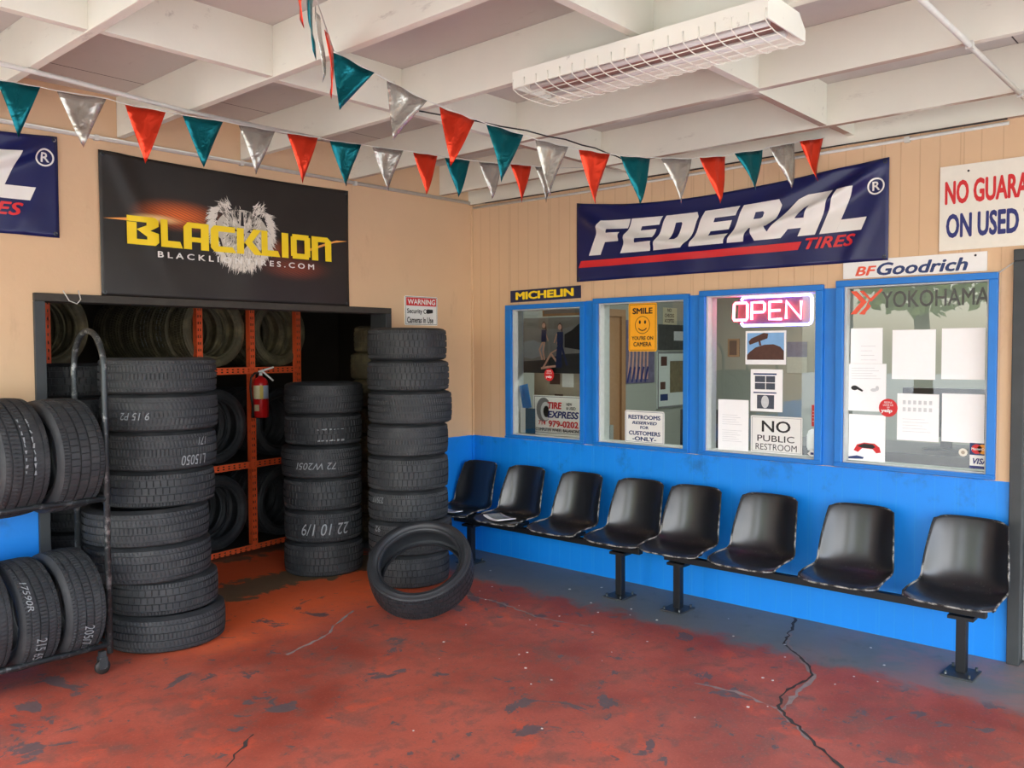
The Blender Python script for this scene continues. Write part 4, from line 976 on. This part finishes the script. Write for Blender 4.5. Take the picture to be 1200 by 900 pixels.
for a in ((.235, .10, .34, 0), (.395, .06, .37, 1), (.385, .03, .34, 2)):
    x_, y_, z_ = fig(*a); SK += x_; CL += y_; HR += z_
s.polys(HR, M_brownp, 'figure_print'); s.k = 4; s.polys(SK, M_skin, 'figure_print'); s.k = 5; s.polys(CL, plain('figure_navy', lin(30, 42, 86), .5), 'figure_print')
s = Sign('sign', 'white TIRE EXPRESS sign with a phone number in the corner window', 'sign', 'R', -.60, -1.126, .994, 1.300, M_white, t=.012, x=.078)
s.outline(.012, .516, .016, .300, .005, M_greyp)
s.polys([disc(.108, .195, .075, .095)], M_greyp, 'tire_picture'); s.k = 2; s.polys([disc(.128, .185, .050, .072)], M_lgrey, 'tire_picture'); s.k = 3; s.polys([disc(.135, .182, .030, .045)], M_black, 'tire_picture')
s.k = 4; s.rect(.16, .512, .11, .262, M_white)
s.k = 5; s.text('TIRE', .150, .290, .205, .258, M_red, .05, .1); s.text('NEW', .335, .390, .234, .256, M_black, .03); s.text('& USED', .335, .425, .204, .226, M_black, .03)
s.text('EXPRESS', .150, .455, .135, .190, M_navy, .04, .2); s.text('714', .058, .130, .078, .112, M_red, .03); s.text('979-0202', .160, .450, .066, .116, M_red, .03); s.text('COMPUTER WHEEL BALANCING', .03, .470, .030, .055, M_black, .02)
s = gsign('sticker', 'round red sticker in the corner window below the poster', 'sticker', -.730, -.832, 1.415, 1.510, None); s.polys([disc(.05, .047, .048)], M_red, 'disc'); s.k = 2; s.text('PEOPLE', .028, .072, .070, .080, M_white, .01); s.text('LOVE US', .022, .078, .054, .064, M_white, .01); s.text('yelp', .018, .078, .018, .042, M_white, .04)
# partition board behind the corner window with notes
nb = Sign('notice_board', 'tan notice board with pinned notes behind the corner window', 'board', 'R', -.30, -1.06, 1.06, 1.50, M_tanp, t=.02, x=.45)
nb.polys([R_(.30, .42, .29, .40)], M_white, 'note'); nb.polys([R_(.17, .28, .31, .40), R_(.22, .31, .16, .23)], M_brownp, 'note'); nb.polys([R_(.51, .60, .19, .33)], M_yel, 'note', 'yellow note'); nb.polys([R_(.62, .76, .0, .44)], M_black, 'note')
struct(MB().box(.455, .50, -1.06, -.06, 0.0, 1.06).build('wall_partition', M_office))
s = Sign('picture', 'framed long picture above the poster behind the corner window', 'picture', 'R', -.40, -1.05, 1.93, 2.25, M_wood, t=.02, x=.44); s.polys([R_(.02, .63, .02, .30)], M_greyp)
# leaflets at the left of the corner window
lh = thing('leaflet_holder', 'white leaflet holder with blue leaflets at the left of the corner window', 'leaflet holder', (.060, -.47, .994), -PI/2)
MB().box(.0, .055, -.0, .05, 0, .20).build('holder', M_white, lh); MB().box(.055, .155, -.002, .0, 0.0, .20).build('leaflet', plain('teal_leaflet', lin(40, 84, 110), .5, var=.4, scale=50), lh)
m = MB().obox(Matrix.Translation((.045, .01, .29)) @ Matrix.Rotation(-.22, 4, 'Y'), .09, .006, .19); m.build('leaflet', plain('blue_leaflet', lin(40, 120, 190), .4), lh)
# office furniture seen through the glass
s = Sign('whiteboard', 'white planning board on the office wall seen through the second window', 'whiteboard', 'B', 2.69, 3.49, 1.03, 1.63, plain('whiteboard', lin(214, 222, 218), .4, var=.05), t=.015, off=.062)
s.outline(0, .8, 0, .6, .02, M_greyp); s.k = 2; s.polys([R_(.24, .68, .16, .50)], plain('board_photo', lin(120, 110, 84), .6, var=.5, scale=24)); s.polys([R_(.06, .18, .45, .55), R_(.05, .15, .20, .28)], M_brownp); s.polys([R_(.05, .2, .08, .15)], M_navy2)
s = Sign('notice', 'tan no checks accepted notice on the office wall', 'notice', 'B', 2.81, 3.09, 1.92, 2.10, plain('tan_notice', lin(214, 206, 172), .7), t=.004, off=.062)
for tx, z in (('NO', .135), ('CHECKS', .078), ('ACCEPTED', .022)): s.text(tx, .03 if tx != 'NO' else .085, .22 if tx != 'NO' else .165, z, z+.038, M_brownp, .03)
s = Sign('picture', 'pink and blue picture on the office wall behind the smile sign', 'picture', 'B', 2.12, 2.64, 1.31, 1.95, plain('cheer_photo', lin(110, 104, 130), .6, var=.5, scale=14), t=.008, off=.062)
s.polys(sum([stroke([(.03+.07*i, .05), (.06+.065*i, .28), (.05+.07*i, .45)], .028) for i in range(6)], []), M_skin)
s.k = 2; s.polys(sum([stroke([(.02+.08*i, .02), (.07+.08*i, .16)], .03) for i in range(5)], []), M_navy)
s = Sign('picture', 'dark group photo on the office wall beside the smile sign', 'picture', 'B', 2.72, 3.50, 1.65, 1.92, plain('group_photo', lin(74, 74, 72), .6, var=.5, scale=20), t=.008, off=.062); s.polys([R_(.30, .74, .10, .20)], M_lgrey)
dfm = MB(); dfm.box(1.50, 1.57, -.10, -.062, 0, 2.05); dfm.box(2.0, 2.07, -.10, -.062, 0, 2.05); dfm.box(1.57, 2.0, -.10, -.062, 1.98, 2.05); dfm.box(1.57, 2.0, -.075, -.062, 0, 1.98)
struct(dfm.build('door_2', M_wood))
s = Sign('picture', 'small brown framed picture on the far office wall seen through the third window', 'picture', 'R', -.36, -.50, 1.57, 1.77, M_wood, t=.01, x=3.69); s.polys([R_(.02, .11, .02, .18)], M_brownp)
s = Sign('calendar', 'calendar on the far office wall seen through the third window', 'calendar', 'R', -1.05, -1.27, 1.40, 1.73, plain('calendar_page', lin(196, 200, 190), .7), t=.006, x=3.69); s.polys([R_(.0, .22, .17, .33)], plain('calendar_photo', lin(96, 110, 150), .6, var=.5, scale=16))
dk = thing('desk', 'dark office desk behind the rightmost window', 'desk', (.55, -3.3, 0), -PI/2)
MB().box(-.85, .6, -.25, .45, .98, 1.03).build('top', M_counter, dk); MB().box(-.8, .55, -.20, .40, 0, .98).build('cabinet', M_counter, dk)
def device(name, label, cat, x, y, z, rz, wd, hh):
    r = thing(name, label, cat, (x, y, z), rz); MB().box(-wd/2, wd/2, -.02, .02, .08, .08+hh).build('screen', M_black, r, bevel=.004); MB().box(-.03, .03, .0, .03, .01, .1).build('stand', M_bench, r); MB().box(-.11, .11, -.08, .08, 0, .012).build('base', M_bench, r)
device('monitor', 'black monitor seen through the second window', 'monitor', .50, -1.93, .80, -PI/2+.4, .46, .34)
device('monitor', 'black monitor on the desk between the notices of the rightmost window', 'monitor', .62, -3.45, 1.03, -PI/2, .50, .30)
dk2 = thing('desk', 'dark desk behind the second window', 'desk', (.50, -1.95, 0), -PI/2); MB().box(-.28, .40, -.25, .35, .74, .80).build('top', M_counter, dk2); MB().box(-.25, .37, -.2, .3, 0, .74).build('cabinet', M_counter, dk2)
kb = thing('dispenser', 'white dispenser at the right edge of the third window', 'dispenser', (.10, -2.84, 1.03), -PI/2); MB().lathe([(.001, 0), (.034, 0), (.04, .02), (.04, .09), (.03, .12), (.012, .13), (.001, .13)], 20).build('bottle', M_white, kb)
fp = thing('ceiling_light', 'lit fluorescent panel on the office ceiling', 'ceiling light', (1.6, -2.4, 2.6)); MB().box(-.3, .3, -1.2, 1.2, -.05, -.02).build('diffuser', M_fluo, fp); MB().box(-.32, .32, -1.22, 1.22, -.02, 0).build('housing', M_white, fp)

# ------------------------------------------------------------------ ceiling lamp with wire guard
lp = thing('ceiling_lamp', 'unlit fluorescent ceiling lamp with a white wire guard', 'ceiling lamp', (-2.10, -3.06, 2.872))
hy = .58; hx = .155
hp = [(-hx, -.085), (-hx, -.012), (-.085, 0), (.085, 0), (hx, -.06), (hx, -.085)]
m = MB()
outer = [(-hx, -.090), (-hx, -.020), (-.10, 0), (.10, 0), (hx, -.050), (hx, -.090)]; inn = [(hx-.006, -.088), (hx-.03, -.050), (.05, -.045), (.05, -.02), (-.05, -.02), (-.05, -.045), (-hx+.03, -.050), (-hx+.006, -.088)]
prof = outer+inn; n = len(prof)
vs = [(x, y, z) for y in (-hy, hy) for x, z in prof]; m.add(vs, [(i, (i+1) % n, n+(i+1) % n, n+i) for i in range(n)]); m.build('housing', M_lampw, lp)
for y in (-hy, hy): MB().prism(outer, lambda u, v, d, y=y: (u, y+(d if y > 0 else -d), v), .006).build('end_cap', M_lampw, lp)
MB().box(-.118, .118, -hy+.004, hy-.004, -.052, -.050).build('reflector', M_lampi, lp)
for x in (-.07, .07): MB().tube([(x, -hy+.03, -.072), (x, hy-.03, -.072)], .013, 12).build('tube', M_tubeoff, lp)
wi = MB(); rw = .0022
def sect(t): return (hx*t, -.092-.022*(1-t**4))
for i in range(7):
    t = -1+2*i/6; x, z = sect(t); wi.tube([(x, -hy, z), (x, hy, z)], rw, 6)
for i in range(19):
    y = -hy+2*hy*i/18; wi.tube([(-hx-.003, y, -.055)]+[(sect(-1+2*q/10)[0]*1.02, y, sect(-1+2*q/10)[1]-.003) for q in range(11)]+[(hx+.003, y, -.055)], rw, 6)
wi.build('wire_guard', M_lampw, lp)
# ------------------------------------------------------------------ conduits and cables
def pipe(label, pts, r=.011, mat=None, clips=None, name='conduit', cat='conduit'):
    o = thing(name, label, cat, pts[0]); b = Vector(pts[0])
    MB().tube([Vector(p)-b for p in pts], r, 10).build('pipe', mat or M_conduit, o)
    for c in clips or []: MB().box(c[0]-b.x-.012, c[0]-b.x+.012, c[1]-b.y-.014, c[1]-b.y+.014, c[2]-b.z-.014, c[2]-b.z+.016).build('clip', mat or M_conduit, o)
    return o
pipe('white conduit along the top of the back wall', [(-6.4, -.014, 2.846), (-.02, -.014, 2.850)], .0125, clips=[(x, -.012, 2.846) for x in (-3.0, -2.1, -1.2)])
pipe('thin white conduit along the top of the window wall', [(-.013, -.03, 2.812), (-.013, -1.0, 2.80), (-.013, -3.9, 2.812)], .009, clips=[(-.012, -3.4, 2.808), (-.012, -1.9, 2.804)])
pipe('white conduit strapped under the rafters at the upper left', [(-4.6, -1.02, 2.860), (-3.5, -.93, 2.860), (-2.88, -.84, 2.860), (-2.10, -.86, 2.860)], .0115)
pipe('grey conduit with a coupling under the rafters at the upper right', [(-2.10, -4.02, 2.861), (-.03, -4.02, 2.861)], .0115, clips=[(-1.24, -4.02, 2.861), (-.36, -4.02, 2.861)])
cw = []
for i in range(13):
    t = i/12; cw.append((-2.1+1.75*t, -1.70-.10*t-.20*math.sin(PI*t), 2.862-.035*math.sin(PI*t)*(1 if i % 2 else .8)))
pipe('thin black cable looping under the rafters near the corner', cw, .004, M_cable, name='cable', cat='cable')
pipe('black cable along the top of the window wall', [(-.05, -.2, 2.829), (-.05, -.7, 2.826), (-.05, -1.2, 2.829), (-.05, -2.0, 2.825), (-.05, -3.0, 2.829), (-.05, -3.9, 2.826)], .004, M_cable, name='cable', cat='cable')
pipe('thin white wire from the rightmost window frame to the door jamb', [(-.004, -3.86, 2.045), (-.004, -3.94, 2.10), (-.004, -4.2, 2.17)], .004, M_conduit, name='cable', cat='cable')
pipe('loop of pale wire hanging from the left end of the opening header', [(-3.20, -.026, 1.985), (-3.17, -.03, 1.93), (-3.13, -.03, 1.915), (-3.11, -.03, 1.94), (-3.12, -.026, 1.99)], .003, M_conduit, name='cable', cat='cable')
# ------------------------------------------------------------------ foil pennants
COLN = {'r': ('red', M_fr), 't': ('teal', M_ft), 's': ('silver', M_fs)}
_pen = {}
def pen_mesh(c, v, wd, hh):
    key = (c, v)
    if key in _pen: return _pen[key]
    rnd = random.Random(v*31+7); N = 8; vs = []; fs = []; row = []
    for j in range(N+1):
        f = j/N; k = N-j; ids = []
        for i in range(k+1):
            u = (i/k if k else .5)-.5; w_ = wd*(1-f)
            ids.append(len(vs)); vs.append((u*w_, .010*math.sin(3*f+v)+.006*math.sin(9*u+4*f+v*2), -hh*f))
        row.append(ids)
    for j in range(N):
        a, b = row[j], row[j+1]
        for i in range(len(a)-1):
            fs.append((a[i], a[i+1], b[i]))
            if i < len(b)-1: fs.append((a[i+1], b[i+1], b[i]))
    o = MB().add(vs, fs, 0, True).build('pennant', COLN[c][1]); so = o.modifiers.new('solid', 'SOLIDIFY'); so.thickness = .0008; _pen[key] = o; return o
used = set()
def pennant(c, p, d, wd, hh, label, tilt=0.0):
    v = random.randint(0, 3); src = pen_mesh(c, v, .185, .235); first = (c, v) not in used; used.add((c, v))
    o = src if first else src.copy()
    if not first: C.objects.link(o)
    o.location = p; o.rotation_euler = (tilt, 0, math.atan2(d[1], d[0])); o.scale = (wd/.185, 1, hh/.235)
    sl = d[2]/max(.001, math.hypot(d[0], d[1])); o.rotation_euler[1] = -math.atan(sl)
    return tag(o, label, 'pennant')
def string_of(name, label, pts):
    o = thing(name, label, 'string', pts[0]); b = Vector(pts[0]); MB().tube([Vector(p)-b for p in pts], .0022, 6).build('cord', M_conduit, o)
bk = [((-3.737, -.785, 2.838), (-3.574, -.821, 2.834)), ((-3.508, -.836, 2.829), (-3.307, -.88, 2.829)), ((-3.228, -.898, 2.816), (-3.048, -.938, 2.811)), ((-2.974, -.954, 2.806), (-2.781, -.997, 2.805)), ((-2.705, -1.014, 2.800), (-2.523, -1.054, 2.794)), ((-2.456, -1.069, 2.794), (-2.294, -1.105, 2.793)), ((-2.223, -1.12, 2.788), (-2.046, -1.16, 2.791)), ((-1.975, -1.175, 2.789), (-1.791, -1.216, 2.793)), ((-1.721, -1.231, 2.793), (-1.560, -1.267, 2.795)), ((-1.515, -1.277, 2.791), (-1.339, -1.316, 2.794)), ((-1.279, -1.329, 2.796), (-1.107, -1.367, 2.802)), ((-1.050, -1.380, 2.809), (-.901, -1.413, 2.815)), ((-.862, -1.422, 2.817), (-.713, -1.454, 2.824))]
bc = 'tsrtsrtsrtsrs'; bh = [.235, .238, .262, .24, .237, .25, .235, .235, .235, .225, .22, .232, .222]
pts = [(-4.60, -.60, 2.870)]+[p for ab in bk for p in ab]+[(-.36, -1.53, 2.872)]
string_of('pennant_string', 'thin cord carrying the back row of foil pennants', pts)
NTH = ['first', 'second', 'third', 'fourth', 'fifth']; cnt = {}
for (a, b), c, h in zip(bk, bc, bh):
    a, b = Vector(a), Vector(b); cnt[c] = cnt.get(c, 0)+1
    pennant(c, (a+b)/2-Vector((0, 0, .002)), b-a, (b-a).length, h, '%s foil pennant, %s of that colour from the left on the back string' % (COLN[c][0], NTH[cnt[c]-1]), .05)
fr_ = [((-2.916, -2.089, 2.864), (-2.746, -2.14, 2.807)), ((-2.688, -2.157, 2.786), (-2.514, -2.209, 2.727)), ((-2.451, -2.227, 2.715), (-2.280, -2.278, 2.680)), ((-2.225, -2.294, 2.669), (-2.043, -2.348, 2.645)), ((-1.975, -2.369, 2.632), (-1.803, -2.42, 2.619)), ((-1.736, -2.44, 2.616), (-1.563, -2.491, 2.614)), ((-1.491, -2.512, 2.616), (-1.301, -2.569, 2.627)), ((-1.235, -2.588, 2.633), (-1.044, -2.645, 2.651)), ((-.980, -2.664, 2.668), (-.794, -2.719, 2.697)), ((-.733, -2.737, 2.720), (-.537, -2.796, 2.760)), ((-.472, -2.815, 2.785), (-.270, -2.875, 2.835)), ((-.236, -2.885, 2.848), (-.060, -2.940, 2.885))]
fc = 'tsrtsrtsrtsr'; fh = [.215, .23, .245, .245, .25, .255, .24, .23, .25, .215, .25, .24]
pts = [p for ab in fr_ for p in ab]+[(-.03, -2.948, 2.890)]
pts[0] = (-2.90, -2.075, 2.872)
string_of('pennant_string', 'thin cord carrying the front row of foil pennants across the ceiling', pts); cnt = {}
for (a, b), c, h in zip(fr_, fc, fh):
    a, b = Vector(a), Vector(b); cnt[c] = cnt.get(c, 0)+1
    pennant(c, (a+b)/2-Vector((0, 0, .002)), b-a, (b-a).length, h, '%s foil pennant, %s of that colour from the left on the front string' % (COLN[c][0], NTH[cnt[c]-1]), -.03)
# the front string's run back towards the street, seen nearly edge-on
A0, A1 = Vector((-2.90, -2.075, 2.872)), Vector((-3.90, -3.18, 2.874))
string_of('pennant_string', 'cord of edge-on pennants running back from the second rafter', [tuple(A0), tuple((A0+A1)/2-Vector((0, 0, .03))), tuple(A1)])
for i, (c, l) in enumerate((('r', 'nearest the hook on the rafter'), ('s', 'second from the hook on the rafter'), ('t', 'third from the hook on the rafter'), ('r', 'fourth from the hook, at the top photo edge'))):
    p = A0.lerp(A1, (.12, .30, .46, .62)[i])-Vector((0, 0, .012+.02*math.sin(i)))
    pennant(c, p, (A1-A0)*-1 , .18, .235, '%s edge-on foil pennant %s' % (COLN[c][0], l))

# ------------------------------------------------------------------ street trees (they show in the glass)
def tree(label, x, y, hgt, cr, seed):
    rnd = random.Random(seed); r = thing('tree', label, 'tree', (x, y, -.13))
    MB().tube([(0, 0, 0), (.1, .05, hgt*.3), (.0, .15, hgt*.62)], .2, 10, rs=[.24, .18, .12]).build('trunk', M_bark, r)
    m = MB()
    for i in range(1500):
        a = rnd.uniform(0, 2*PI); b = rnd.uniform(-1, 1); q = rnd.uniform(.35, 1)**.5
        p = Vector((cr*q*math.cos(a)*math.sqrt(1-b*b), cr*q*math.sin(a)*math.sqrt(1-b*b), hgt*.68+cr*.85*b*q))
        s_ = rnd.uniform(.12, .26); e = Vector((rnd.uniform(-1, 1), rnd.uniform(-1, 1), rnd.uniform(-1, 1))).normalized(); f = e.orthogonal().normalized()
        m.add([p+e*s_, p+f*s_*.6, p-e*s_, p-f*s_*.6], [(0, 1, 2, 3)])
    m.build('crown', M_leaf, r)
tree('street tree across the road, reflected in the rightmost window', -17, 1.5, 7, 2.6, 1)
tree('second street tree farther along the road', -19, -5.5, 6.5, 2.4, 2)
tree('broad street tree beyond the forecourt', -16, 8.5, 7.5, 2.8, 3)
